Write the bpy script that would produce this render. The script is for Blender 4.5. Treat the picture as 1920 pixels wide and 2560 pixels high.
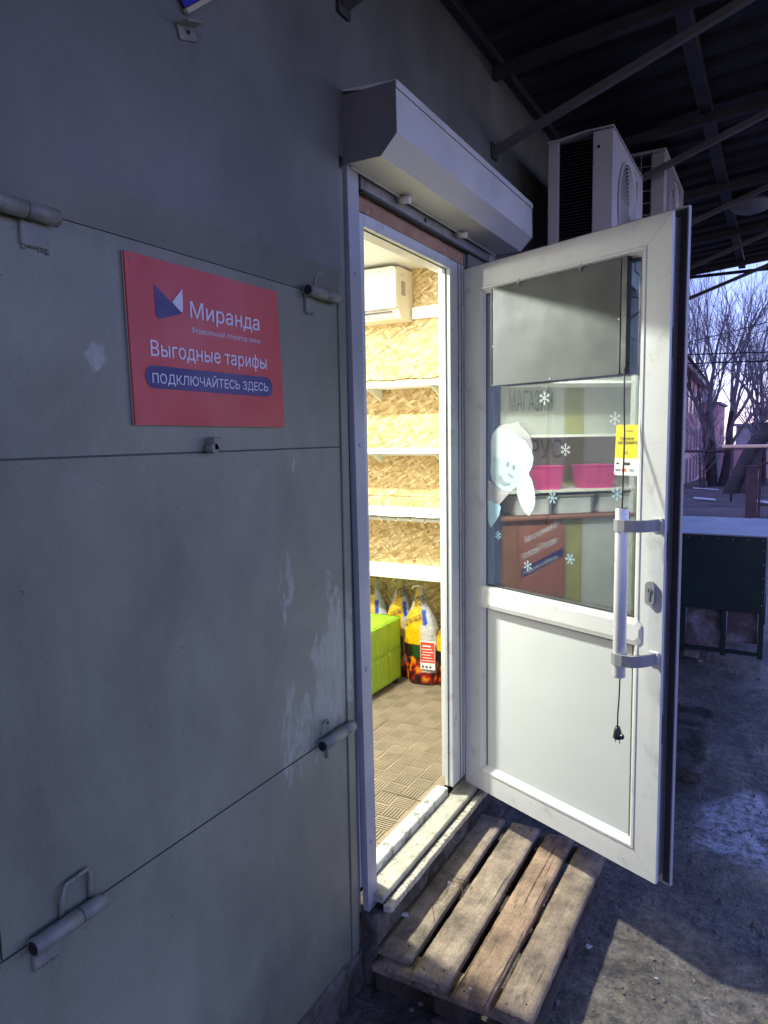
import bpy, bmesh, math, random
from mathutils import Vector, Matrix, noise
from mathutils.geometry import interpolate_bezier, delaunay_2d_cdt
random.seed(7)
R = math.radians
sc = bpy.context.scene
for o in list(bpy.data.objects): bpy.data.objects.remove(o)
COL = sc.collection

# ---------------------------------------------------------------- camera
cam_d = bpy.data.cameras.new('camera'); cam = bpy.data.objects.new('camera', cam_d); COL.objects.link(cam)
cam_d.sensor_fit = 'HORIZONTAL'; cam_d.sensor_width = 36; cam_d.lens = 33.28
cam_d.clip_start = 0.02; cam_d.clip_end = 600
RIGHT = Vector((0.8746, 0.4846, -0.0159)); DOWN = Vector((0.0375, -0.1004, -0.9942)); FWD = Vector((-0.4835, 0.8689, -0.1060))
m3 = Matrix((RIGHT, -DOWN, -FWD)).transposed()
cam.matrix_world = Matrix.Translation((1.0702, 0, 1.68)) @ m3.to_4x4()
sc.camera = cam

# ---------------------------------------------------------------- world, exposure
w = bpy.data.worlds.new('World'); sc.world = w; w.use_nodes = True
nt = w.node_tree; nt.nodes.clear()
sky = nt.nodes.new('ShaderNodeTexSky'); sky.sky_type = 'NISHITA'; sky.sun_disc = False
sky.sun_elevation = R(32); sky.sun_rotation = R(215); sky.air_density = 1.2; sky.dust_density = .2; sky.ozone_density = 3.0
tint = nt.nodes.new('ShaderNodeMixRGB'); tint.blend_type = 'MULTIPLY'; tint.inputs[0].default_value = 1; tint.inputs[2].default_value = (1.00, .87, 1.52, 1)
bg = nt.nodes.new('ShaderNodeBackground'); bg.inputs[1].default_value = .125
wo = nt.nodes.new('ShaderNodeOutputWorld')
nt.links.new(sky.outputs[0], tint.inputs[1]); nt.links.new(tint.outputs[0], bg.inputs[0]); nt.links.new(bg.outputs[0], wo.inputs[0])
LAMP_W = (74, 31, 6)
sc.view_settings.view_transform = 'Standard'; sc.view_settings.look = 'None'
sc.view_settings.exposure = .8; sc.view_settings.gamma = 1; sc.view_settings.use_curve_mapping = False
sc.cycles.max_bounces = 8; sc.cycles.diffuse_bounces = 5; sc.cycles.glossy_bounces = 4
sc.cycles.transparent_max_bounces = 16; sc.cycles.caustics_reflective = False; sc.cycles.caustics_refractive = False
sc.cycles.sample_clamp_indirect = 4.0
sc.cycles.use_denoising = True

# ---------------------------------------------------------------- materials
class NB:
    def __init__(s, name):
        s.m = bpy.data.materials.new(name); s.m.use_nodes = True
        s.t = s.m.node_tree; s.b = s.t.nodes['Principled BSDF']; s.out = s.t.nodes['Material Output']
        s.tc = s.t.nodes.new('ShaderNodeTexCoord')
    def n(s, typ, **kw):
        nd = s.t.nodes.new(typ)
        for k, v in kw.items(): setattr(nd, k, v)
        return nd
    def l(s, a, b): s.t.links.new(a, b)
    def mapping(s, scale=(1, 1, 1), rot=(0, 0, 0), loc=(0, 0, 0), src='Object'):
        mp = s.n('ShaderNodeMapping'); mp.inputs['Scale'].default_value = scale
        mp.inputs['Rotation'].default_value = rot; mp.inputs['Location'].default_value = loc
        s.l(s.tc.outputs[src], mp.inputs[0]); return mp.outputs[0]
    def noise(s, vec, scale, detail=4, rough=.55, dist=0):
        nn = s.n('ShaderNodeTexNoise'); nn.inputs['Scale'].default_value = scale
        nn.inputs['Detail'].default_value = detail; nn.inputs['Roughness'].default_value = rough
        nn.inputs['Distortion'].default_value = dist
        s.l(vec, nn.inputs['Vector']); return nn.outputs[0]
    def ramp(s, fac, stops, interp='LINEAR'):
        r = s.n('ShaderNodeValToRGB'); r.color_ramp.interpolation = interp
        e = r.color_ramp.elements
        while len(e) < len(stops): e.new(.5)
        for i, (p, c) in enumerate(stops):
            e[i].position = p
            e[i].color = (c, c, c, 1) if isinstance(c, (int, float)) else (c[0], c[1], c[2], 1)
        s.l(fac, r.inputs[0]); return r.outputs[0]
    def mix(s, fac, a, b, mode='MIX'):
        mx = s.n('ShaderNodeMixRGB', blend_type=mode)
        for i, v in ((0, fac), (1, a), (2, b)):
            if isinstance(v, (int, float)): mx.inputs[i].default_value = v if i == 0 else (v, v, v, 1)
            elif isinstance(v, tuple): mx.inputs[i].default_value = (v[0], v[1], v[2], 1)
            else: s.l(v, mx.inputs[i])
        return mx.outputs[0]
    def math(s, op, a, b=None, c=None, clamp=False):
        mn = s.n('ShaderNodeMath', operation=op); mn.use_clamp = clamp
        for i, v in enumerate((a, b, c)):
            if v is None: continue
            if isinstance(v, (int, float)): mn.inputs[i].default_value = v
            else: s.l(v, mn.inputs[i])
        return mn.outputs[0]
    def bump(s, h, strength=.3, dist=.01):
        b = s.n('ShaderNodeBump'); b.inputs['Strength'].default_value = strength; b.inputs['Distance'].default_value = dist
        s.l(h, b.inputs['Height']); s.l(b.outputs[0], s.b.inputs['Normal'])
    def set(s, col=None, rough=None, metal=None, spec=None):
        for nme, v in (('Base Color', col), ('Roughness', rough), ('Metallic', metal), ('Specular IOR Level', spec)):
            if v is None: continue
            if isinstance(v, tuple): s.b.inputs[nme].default_value = (v[0], v[1], v[2], 1)
            elif isinstance(v, (int, float)): s.b.inputs[nme].default_value = v
            else: s.l(v, s.b.inputs[nme])
        return s.m

def simple(name, col, rough=.5, metal=0, var=.12, vscale=6, bump=0, bscale=80, dirt=None):
    b = NB(name); v = b.mapping()
    nz = b.noise(v, vscale, 5)
    k = b.ramp(nz, [(.3, 1 - var), (.7, 1 + var)])
    c = b.mix(1, (col[0], col[1], col[2]), k, 'MULTIPLY')
    if dirt:
        dm = b.ramp(b.noise(b.mapping(loc=(3, 5, 1)), dirt[1], 6, .65), [(dirt[2], 0.0), (min(.99, dirt[2] + .12), 1.0)])
        c = b.mix(b.math('MULTIPLY', dm, dirt[3]), c, dirt[0])
    r = b.ramp(b.noise(v, vscale * 2.3, 4), [(.3, max(.02, rough - .08)), (.7, min(1, rough + .1))])
    b.set(c, r, metal)
    if bump: b.bump(b.noise(v, bscale, 5), bump, .005)
    return b.m

def add_geo(v):  # helper for world position
    return v

M = {}
# grey painted sheet metal wall with wear
def wall_mat(name, base, scuff_shine=False, streak=True):
    b = NB(name); v = b.mapping()
    c = b.mix(b.ramp(b.noise(v, 1.6, 4), [(.35, 0), (.7, 1)]), tuple(x * .84 for x in base), tuple(x * 1.12 for x in base))
    st = b.ramp(b.noise(b.mapping((9, 9, .9)), 1.0, 5, .6), [(.42, 0), (.72, 1)])
    c = b.mix(b.math('MULTIPLY', st, .22), c, (base[0] * .62, base[1] * .6, base[2] * .58))
    fine = b.ramp(b.noise(v, 260, 2), [(.35, .93), (.65, 1.07)])
    c = b.mix(1, c, fine, 'MULTIPLY')
    c = b.mix(1, c, b.ramp(b.noise(b.mapping((1.2, 1.2, .8)), 3.2, 6, .62, .5), [(.33, .84), (.67, 1.17)]), 'MULTIPLY')
    # specks of chipped paint
    sp = b.ramp(b.noise(v, 38, 3, .7), [(.70, 0), (.735, 1)])
    c = b.mix(b.math('MULTIPLY', sp, .55), c, (.05, .045, .04))
    rough = b.ramp(b.noise(v, 5, 5), [(.3, .38), (.7, .55)])
    if scuff_shine:
        sep = b.n('ShaderNodeSeparateXYZ'); b.l(b.tc.outputs['Object'], sep.inputs[0])
        def blob(cy, cz, ry, rz):
            dy = b.math('DIVIDE', b.math('SUBTRACT', sep.outputs[1], cy), ry)
            dz = b.math('DIVIDE', b.math('SUBTRACT', sep.outputs[2], cz), rz)
            d = b.math('ADD', b.math('MULTIPLY', dy, dy), b.math('MULTIPLY', dz, dz))
            return b.math('SUBTRACT', 1, d, clamp=True)
        bl = b.math('MAXIMUM', blob(1.62, 1.06, .17, .30), b.math('MULTIPLY', blob(1.45, .92, .14, .20), .9))
        bl = b.math('MAXIMUM', bl, b.math('MULTIPLY', blob(1.40, 1.28, .05, .16), .75))
        bl = b.math('MAXIMUM', bl, b.math('MULTIPLY', blob(.875, 1.83, .035, .035), 1.0))
        bl = b.math('MAXIMUM', bl, b.math('MULTIPLY', blob(1.40, 1.61, .10, .04), .62))  # white shine below the mid seam, painted as a pale patch
        nz = b.noise(b.mapping((14, 14, 6)), 1.0, 8, .72, .8)
        sm = b.ramp(b.math('ADD', b.math('MULTIPLY', bl, .34), nz), [(.68, 0), (.76, 1)])
        c = b.mix(b.math('MULTIPLY', b.math('MULTIPLY', sm, .85), b.ramp(b.noise(b.mapping((40, 40, 18)), 1, 6, .7), [(.36, .35), (.6, 1)])), c, (.40, .42, .36))
        # lower grime towards the plinth has its own irregular edge
        gz = b.math('SUBTRACT', .42, sep.outputs[2])
        gm = b.ramp(b.math('ADD', b.math('MULTIPLY', gz, 1.2), b.math('MULTIPLY', b.noise(b.mapping((5, 5, 3)), 1, 7, .7), .8)), [(.42, 0), (.85, 1)])
        c = b.mix(b.math('MULTIPLY', gm, .75), c, (.075, .065, .05))
    b.set(c, rough, 0)
    b.bump(b.math('ADD', b.noise(v, 2.2, 2), b.math('MULTIPLY', b.noise(v, 180, 3), .05)), .32, .02)
    return b.m
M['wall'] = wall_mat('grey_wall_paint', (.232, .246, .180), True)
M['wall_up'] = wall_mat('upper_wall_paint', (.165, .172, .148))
M['steel'] = simple('dull_galvanised_steel', (.30, .31, .32), .42, .55, .2, 9, .1, 120, ((.12, .11, .09), 14, .56, .6))
M['hinge'] = simple('painted_hinge_steel', (.235, .24, .20), .45, .0, .22, 20, .25, 90, ((.05, .045, .04), 30, .55, .8))
M['dark_hole'] = simple('dark_tube_bore', (.008, .008, .009), .8, 0, .1)
M['shutter'] = simple('off_white_aluminium', (.70, .70, .66), .42, .15, .05, 5, .05, 60)
M['end_cap'] = simple('shaded_end_cap', (.17, .17, .18), .5)  # shade of the end facing away from the sky is painted into this grey
M['rail'] = simple('guide_rail_aluminium', (.40, .41, .44), .45, .15, .08, 5, .05, 60, ((.2, .2, .19), 20, .6, .4))
M['pvc'] = simple('white_pvc_profile', (.66, .675, .65), .32, 0, .05, 5, .02, 60, ((.36, .35, .30), 9, .57, .5))
M['pvc_dirty'] = simple('dirty_white_sill_pvc', (.58, .58, .52), .45, 0, .12, 12, .15, 60, ((.13, .12, .10), 22, .50, .8))
M['pvc_panel'] = simple('white_door_panel', (.60, .63, .61), .38, 0, .03, 2.5, .01, 40, ((.5, .5, .47), 20, .68, .3))
M['seam'] = simple('dark_joint_line', (.10, .10, .095), .7)
M['gasket'] = simple('black_rubber_gasket', (.035, .035, .04), .6)
M['door_edge'] = simple('shaded_door_edge', (.22, .22, .23), .5, 0, .1)  # dark greys of the free edge and its groove have the shadow painted in
M['door_edge2'] = simple('shaded_door_edge_groove', (.11, .11, .12), .5, 0, .1)
M['lip'] = simple('outer_flange_pvc', (.42, .42, .43), .4, 0, .05)
M['sill_alu'] = simple('weathered_yellowish_sill', (.40, .385, .31), .6, 0, .2, 14, .2, 90, ((.14, .13, .10), 35, .55, .65))
M['edge_strip'] = simple('chipped_concrete_strip', (.52, .48, .38), .85, 0, .2, 30, .6, 120, ((.10, .085, .06), 60, .50, .8))
M['foam'] = simple('orange_brown_mounting_wood', (.42, .24, .15), .75, 0, .2, 10, .4, 50, ((.55, .45, .36), 24, .58, .7))
M['alu_handle'] = simple('satin_aluminium_handle', (.74, .76, .79), .33, .35, .03)
M['bracket'] = simple('grey_handle_bracket', (.34, .35, .35), .4, .2, .05)
M['led_back'] = simple('brushed_zinc_back_plate', (.070, .080, .078), .6, .0, .06, 3, .1, 200, ((.07, .078, .075), 90, .56, .5))
M['black'] = simple('black_plastic', (.014, .014, .016), .38, 0, .1)
M['screw'] = simple('bright_screw_head', (.45, .46, .48), .35, .7, .1)
M['silver'] = simple('shiny_hook_metal', (.6, .6, .6), .22, .9, .1)
M['red'] = simple('red_sign_face', (.60, .058, .058), .42, 0, .05, 3)
M['sign_edge'] = simple('white_sign_edge', (.5, .5, .5), .5)
M['navy'] = simple('dark_blue_print', (.045, .035, .17), .45, 0, .03)
M['white_print'] = simple('white_print', (.74, .74, .82), .45, 0, .02)
M['blue'] = simple('blue_plate', (.02, .03, .38), .45, 0, .05)
M['yel_edge'] = simple('yellowish_plate_edge', (.55, .50, .32), .5)
M['roof'] = simple('dark_underside_sheeting', (.040, .034, .030), .6, 0, .3, 1.8, .1, 60)
M['rafter'] = simple('dark_steel_rafter', (.055, .055, .052), .5, 0, .25, 6)
M['brace'] = simple('grey_steel_brace', (.13, .13, .125), .45, 0, .2, 6)
M['ac'] = simple('white_ac_casing', (.62, .61, .60), .38, 0, .05, 5)
M['ac_dark'] = simple('black_coil_fins', (.012, .012, .014), .7, 0, .2, 60)
M['ac_label'] = simple('blue_ac_sticker', (.02, .16, .5), .4)
M['wire'] = simple('pale_wire', (.5, .5, .5), .5)
M['ceiling'] = simple('pale_ceiling_panel', (.80, .79, .72), .45, 0, .05, 3)
M['ac_in'] = simple('glossy_white_split_unit', (.84, .84, .80), .25, 0, .02)
M['ac_side'] = simple('cream_split_side', (.80, .72, .58), .4, 0, .03)
M['grey_label'] = simple('grey_rating_label', (.36, .35, .30), .5, 0, .25, 160)
M['shelf'] = simple('white_speckled_shelf', (.78, .77, .72), .5, 0, .07, 60, .02, 60, ((.5, .48, .42), 120, .6, .5))
M['shelf_edge'] = simple('pale_green_shelf_edge', (.62, .64, .52), .4, 0, .04)
M['lime'] = simple('lime_green_leatherette', (.31, .50, .035), .38, 0, .05, 8, .06, 120)
M['tile'] = simple('beige_grooved_rubber_tile', (.27, .215, .145), .55, 0, .16, 9, .2, 140, ((.22, .17, .12), 10, .5, .5))
M['under_floor'] = simple('dark_floor_base', (.06, .05, .04), .9)
M['inner_wall'] = simple('pale_inner_wall', (.62, .61, .57), .6, 0, .06, 3)
M['brown'] = simple('red_brown_cabinet', (.30, .13, .08), .45, 0, .12, 8)
M['olive'] = simple('olive_panel', (.40, .38, .16), .5, 0, .05)
M['pink'] = simple('pink_plastic_bin', (.62, .07, .24), .35, 0, .05)
M['clear_bin'] = simple('cloudy_plastic_box', (.62, .62, .66), .3, 0, .08)
M['letter_grey'] = simple('grey_vinyl_letter', (.13, .125, .11), .5)
M['poster'] = simple('brick_red_poster', (.36, .13, .10), .5, 0, .05)
M['green_box'] = simple('dark_teal_painted_sheet', (.005, .022, .020), .5, 0, .25, 3, .1, 40)
M['box_top'] = simple('pale_sheet_metal_lid', (.34, .35, .40), .34, .3, .25, 2.5, .1, 14)
M['box_panel'] = simple('worn_lower_panel', (.13, .09, .09), .7, 0, .4, 4, .2, 20, ((.40, .38, .40), 3.0, .55, .9))
M['brick_pink'] = simple('faded_pink_render', (.85, .43, .44), .85, 0, .18, .6, 0, 5, ((.50, .38, .38), 1.2, .55, .6))
M['roof_far'] = simple('grey_far_roof', (.20, .18, .20), .7, 0, .2, .5)
M['window_far'] = simple('dark_far_glass', (.14, .12, .14), .2, 0, .2)
M['frame_far'] = simple('pale_far_frame', (.42, .36, .38), .6, 0, .2)
M['grey_far'] = simple('grey_far_render', (.26, .22, .23), .85, 0, .3, .8)
M['bark'] = simple('dark_bark', (.052, .040, .040), .9, 0, .35, 3, .5, 12)
M['twig'] = simple('grey_brown_twig', (.17, .14, .155), .9, 0, .2, 1)
M['rust'] = simple('rusty_brown_steel', (.07, .035, .035), .7, 0, .3, 5, .3, 40)
M['gas'] = simple('ochre_gas_pipe', (.80, .52, .33), .5, 0, .1)
M['cable'] = simple('black_cable', (.008, .008, .010), .5)
M['stone'] = simple('grey_pebble', (.19, .17, .14), .85, 0, .4, 30, .4, 60)
M['debris'] = simple('pale_litter', (.5, .5, .5), .7, 0, .2, 10)
M['nail'] = simple('dark_nail_hole', (.018, .014, .012), .7)
M['twig_dry'] = simple('dry_stalk', (.10, .065, .04), .8)
M['pinkish'] = simple('lilac_petal', (.5, .4, .6), .6)
M['bag_white'] = simple('white_strap', (.75, .75, .72), .5)
M['tv_lamp'] = simple('milky_lamp_shade', (.35, .35, .37), .4, 0, .05)
M['yellow_st'] = simple('yellow_sticker', (.80, .66, .03), .4, 0, .03)
M['st_white'] = simple('white_sticker', (.72, .76, .74), .4, 0, .02)
M['st_text'] = simple('dark_sticker_print', (.05, .045, .03), .5)
M['st_or'] = simple('orange_disc_print', (.75, .25, .04), .5)
M['st_red'] = simple('red_disc_print', (.65, .06, .03), .5)

def concrete():
    b = NB('crumbling_plinth_concrete'); v = b.mapping()
    n1 = b.noise(v, 7, 8, .68, .6)
    c = b.ramp(n1, [(.34, (.020, .016, .011)), (.46, (.055, .048, .036)), (.56, (.11, .10, .082)), (.72, (.20, .19, .165))])
    c = b.mix(1, c, b.ramp(b.noise(v, 90, 4), [(.3, .7), (.7, 1.25)]), 'MULTIPLY')
    b.set(c, .9); b.bump(b.math('ADD', n1, b.math('MULTIPLY', b.noise(v, 60, 5), .35)), .9, .03); return b.m
M['plinth'] = concrete()

def wood(name, a, c2, seed):
    b = NB(name)
    v = b.mapping((46, 2.6, 46), loc=(seed, seed * 2, 0))
    n1 = b.noise(v, 1.0, 9, .74, .5)
    c = b.mix(b.ramp(n1, [(.3, 0), (.7, 1)]), a, c2)
    bl = b.ramp(b.noise(b.mapping(loc=(seed, 0, 0)), 9, 7, .68), [(.34, .45), (.66, 1.35)])
    c = b.mix(1, c, bl, 'MULTIPLY')
    dm = b.ramp(b.noise(b.mapping((40, 8, 40), loc=(seed, 3, 0)), 1, 5, .7), [(.58, 0), (.68, 1)])
    c = b.mix(b.math('MULTIPLY', dm, .65), c, (.045, .035, .027))
    cr = b.ramp(b.noise(b.mapping((90, 1.6, 90), loc=(seed, 1, 0)), 1, 3, .5), [(.655, 0), (.675, 1)])
    c = b.mix(b.math('MULTIPLY', cr, .8), c, (.03, .024, .018))
    so = b.ramp(b.noise(b.mapping(loc=(seed, 7, 0)), 300, 2, .6), [(.35, .75), (.65, 1.25)]); c = b.mix(1, c, so, 'MULTIPLY')
    gr = b.ramp(b.noise(b.mapping(loc=(0, seed, 0)), 150, 3), [(.66, 0), (.74, 1)])
    c = b.mix(b.math('MULTIPLY', gr, .35), c, (.42, .38, .32))
    b.set(c, .8); b.bump(b.math('SUBTRACT', b.math('ADD', n1, b.math('MULTIPLY', b.noise(b.mapping(), 150, 5, .7), .6)), b.math('MULTIPLY', cr, .8)), .9, .008); return b.m
WOODS = [wood('weathered_board_a', (.31, .238, .160), (.45, .365, .26), 1.3), wood('weathered_board_b', (.275, .205, .14), (.40, .315, .23), 4.1),
         wood('weathered_board_c', (.30, .195, .12), (.43, .295, .195), 7.7), wood('weathered_board_d', (.26, .19, .13), (.37, .29, .21), 9.2)]
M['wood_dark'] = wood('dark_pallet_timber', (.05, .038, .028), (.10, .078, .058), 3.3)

def osb():
    b = NB('oriented_strand_board')
    cur = None
    for i, (ang, sx, sy) in enumerate(((.15, 15, 54), (1.45, 16, 60), (-.75, 14, 50), (.8, 18, 70), (-.3, 15, 60), (2.2, 15, 55), (.45, 20, 80))):
        mp = b.mapping((1, 1, 1), (0, ang, 0), (i * 3.1, 0, i * 1.7))
        m2 = b.n('ShaderNodeMapping'); m2.inputs['Scale'].default_value = (sx, 1, sy); b.l(mp, m2.inputs[0])
        nz = b.n('ShaderNodeTexNoise'); nz.inputs['Scale'].default_value = 14; b.l(mp, nz.inputs['Vector'])
        add = b.n('ShaderNodeMixRGB', blend_type='LINEAR_LIGHT'); add.inputs[0].default_value = .10
        b.l(m2.outputs[0], add.inputs[1]); b.l(nz.outputs[1], add.inputs[2])
        vo = b.n('ShaderNodeTexVoronoi'); vo.inputs['Scale'].default_value = 1.0; b.l(add.outputs[0], vo.inputs['Vector'])
        sp = b.n('ShaderNodeSeparateColor'); b.l(vo.outputs['Color'], sp.inputs[0])
        c = b.ramp(sp.outputs[0], [(0, (.36, .22, .08)), (.25, (.56, .38, .15)), (.6, (.70, .52, .25)), (.85, (.82, .68, .38)), (1, (.52, .30, .12))])
        ed = b.ramp(vo.outputs['Distance'], [(.0, 1.06), (.62, 1.0), (.85, .72)])
        c = b.mix(1, c, ed, 'MULTIPLY')
        if cur is None: cur = c
        else: cur = b.mix(b.ramp(sp.outputs[1], [(.48, 0), (.50, 1)]), cur, c)
    fl = b.ramp(b.noise(b.mapping((30, 1, 90)), 1, 3, .7), [(.68, 0), (.75, 1)])
    cur = b.mix(b.math('MULTIPLY', fl, .55), cur, (.16, .085, .03))
    b.set(cur, .55); b.bump(b.noise(b.mapping((20, 1, 70)), 1, 3), .25, .004); return b.m
M['osb'] = osb()

def ground_mat():
    b = NB('gritty_wet_ground'); v = b.mapping()
    n1 = b.noise(v, 2.2, 8, .65, .3); n2 = b.noise(v, 34, 6, .7); n3 = b.noise(v, .35, 3)
    c = b.ramp(n1, [(.3, (.092, .073, .054)), (.5, (.175, .150, .116)), (.72, (.29, .258, .212))])
    c = b.mix(1, c, b.ramp(n2, [(.30, .38), (.70, 1.75)]), 'MULTIPLY')
    sp = b.ramp(b.noise(v, 90, 3, .6), [(.62, 0), (.67, 1)])
    c = b.mix(b.math('MULTIPLY', sp, .7), c, (.42, .39, .34))
    dk = b.ramp(b.noise(b.mapping(loc=(9, 2, 0)), 55, 4, .65), [(.60, 0), (.66, 1)])
    c = b.mix(b.math('MULTIPLY', dk, .75), c, (.018, .014, .012))
    c = b.mix(1, c, b.ramp(b.noise(v, 9, 6, .7, .6), [(.36, .55), (.62, 1.3)]), 'MULTIPLY')
    sep = b.n('ShaderNodeSeparateXYZ'); b.l(b.tc.outputs['Object'], sep.inputs[0])
    far = b.ramp(b.math('MULTIPLY', sep.outputs[1], .1), [(.95, 0), (1.0, 1)])
    leaf = b.ramp(b.noise(v, 1.1, 9, .75), [(.32, (.045, .034, .035)), (.48, (.13, .085, .07)), (.58, (.20, .13, .10)), (.72, (.10, .085, .085))])
    leaf = b.mix(b.ramp(b.noise(b.mapping((.3, 1.2, 1)), .9, 5, .7), [(.60, 0), (.66, .5)]), leaf, (.35, .33, .36))
    c = b.mix(far, c, leaf)
    # damp patches: lower roughness where water stands in the grit
    wet = b.ramp(b.math('ADD', b.noise(v, .8, 3), b.math('MULTIPLY', n2, .12)), [(.47, 0), (.60, 1)])
    dry = b.ramp(sep.outputs[1], [(0, 0), (1, 1)])
    dxx = b.math('DIVIDE', b.math('SUBTRACT', b.math('ADD', sep.outputs[0], b.math('MULTIPLY', sep.outputs[1], .12)), 1.52), .55)
    dyy = b.math('DIVIDE', b.math('SUBTRACT', sep.outputs[1], 3.22), .50)
    pud = b.math('SUBTRACT', 1, b.math('ADD', b.math('MULTIPLY', dxx, dxx), b.math('MULTIPLY', dyy, dyy)), clamp=True)
    pud = b.ramp(b.math('ADD', b.math('MULTIPLY', pud, .45), b.math('MULTIPLY', n1, .6)), [(.50, 0), (.62, 1)])
    pud = b.math('MULTIPLY', pud, b.ramp(b.noise(v, 26, 6, .75), [(.40, .10), (.56, 1)]))
    rg = b.mix(b.math('MAXIMUM', b.math('MULTIPLY', wet, .5), pud), .62, .16)
    rg = b.mix(far, rg, .9)
    c = b.mix(b.math('MULTIPLY', wet, .45), c, b.mix(1, c, .55, 'MULTIPLY'))
    b.set(c, rg, 0, .6)
    b.l(pud, b.b.inputs['Coat Weight']); b.b.inputs['Coat Roughness'].default_value = .22; b.b.inputs['Coat IOR'].default_value = 2.2
    b.bump(b.math('ADD', b.math('MULTIPLY', n1, .5), b.math('ADD', b.math('MULTIPLY', n2, .5), b.math('MULTIPLY', b.noise(v, 110, 4, .7), .25))), 1.0, .035); return b.m
M['ground'] = ground_mat()

def glass_mat():
    m = bpy.data.materials.new('door_glass'); m.use_nodes = True; t = m.node_tree; t.nodes.clear()
    o = t.nodes.new('ShaderNodeOutputMaterial'); mx = t.nodes.new('ShaderNodeMixShader')
    tr = t.nodes.new('ShaderNodeBsdfTransparent'); tr.inputs[0].default_value = (.88, .92, .90, 1)
    g = t.nodes.new('ShaderNodeBsdfGlossy'); g.inputs[1].default_value = 0.0; g.inputs[0].default_value = (.97, 1, .99, 1)
    ge = t.nodes.new('ShaderNodeNewGeometry'); dt = t.nodes.new('ShaderNodeVectorMath'); dt.operation = 'DOT_PRODUCT'
    t.links.new(ge.outputs['Normal'], dt.inputs[0]); t.links.new(ge.outputs['Incoming'], dt.inputs[1])
    def mm(op, a, b_):
        q = t.nodes.new('ShaderNodeMath'); q.operation = op
        for i, v in ((0, a), (1, b_)):
            if isinstance(v, (int, float)): q.inputs[i].default_value = v
            elif v is not None: t.links.new(v, q.inputs[i])
        return q.outputs[0]
    c_ = mm('ABSOLUTE', dt.outputs['Value'], None); k_ = mm('POWER', mm('SUBTRACT', 1, c_), 5)
    frv = mm('ADD', mm('MULTIPLY', k_, .9), .125)
    t.links.new(frv, mx.inputs[0]); t.links.new(tr.outputs[0], mx.inputs[1]); t.links.new(g.outputs[0], mx.inputs[2])
    t.links.new(mx.outputs[0], o.inputs[0]); return m
M['glass'] = glass_mat()

def film(name, col, alpha):
    m = bpy.data.materials.new(name); m.use_nodes = True; b = m.node_tree.nodes['Principled BSDF']
    b.inputs['Base Color'].default_value = (*col, 1); b.inputs['Alpha'].default_value = alpha; b.inputs['Roughness'].default_value = .5
    nz = m.node_tree.nodes.new('ShaderNodeTexNoise'); nz.inputs['Scale'].default_value = 30
    rp = m.node_tree.nodes.new('ShaderNodeMapRange'); rp.inputs[3].default_value = alpha - .08; rp.inputs[4].default_value = alpha + .08
    m.node_tree.links.new(nz.outputs[0], rp.inputs[0]); m.node_tree.links.new(rp.outputs[0], b.inputs['Alpha'])
    return m
M['f_white'] = film('snowman_white_film', (.58, .76, .78), .46)
M['f_pale'] = film('snowman_fur_film', (.66, .80, .80), .56)
M['f_pink'] = film('snowman_cap_film', (.60, .60, .60), .30)
M['f_grey'] = film('snowman_dark_film', (.25, .32, .32), .85)
M['f_blue'] = film('snowflake_blue_film', (.45, .68, .78), .7)
M['f_flake'] = film('snowflake_white_film', (.62, .70, .68), .62)

def emit(name, col, s):
    m = bpy.data.materials.new(name); m.use_nodes = True; t = m.node_tree; t.nodes.clear()
    o = t.nodes.new('ShaderNodeOutputMaterial'); e = t.nodes.new('ShaderNodeEmission')
    e.inputs[0].default_value = (*col, 1); e.inputs[1].default_value = s; t.links.new(e.outputs[0], o.inputs[0]); return m
M['lamp_on'] = emit('lit_lamp_diffuser', (.97, 1, .94), 5)
M['bulb'] = emit('tiny_fairy_bulb', (1, .8, .5), 2.0)

def attr_mat(name, rough=.45):
    b = NB(name); a = b.n('ShaderNodeVertexColor'); a.layer_name = 'Col'
    c = b.mix(1, a.outputs[0], b.ramp(b.noise(b.mapping(), 60, 4), [(.3, .82), (.7, 1.15)]), 'MULTIPLY')
    b.set(c, rough); b.bump(b.noise(b.mapping(), 28, 5), .5, .01); return b.m
M['bag'] = attr_mat('printed_plastic_sack', .38)

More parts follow.
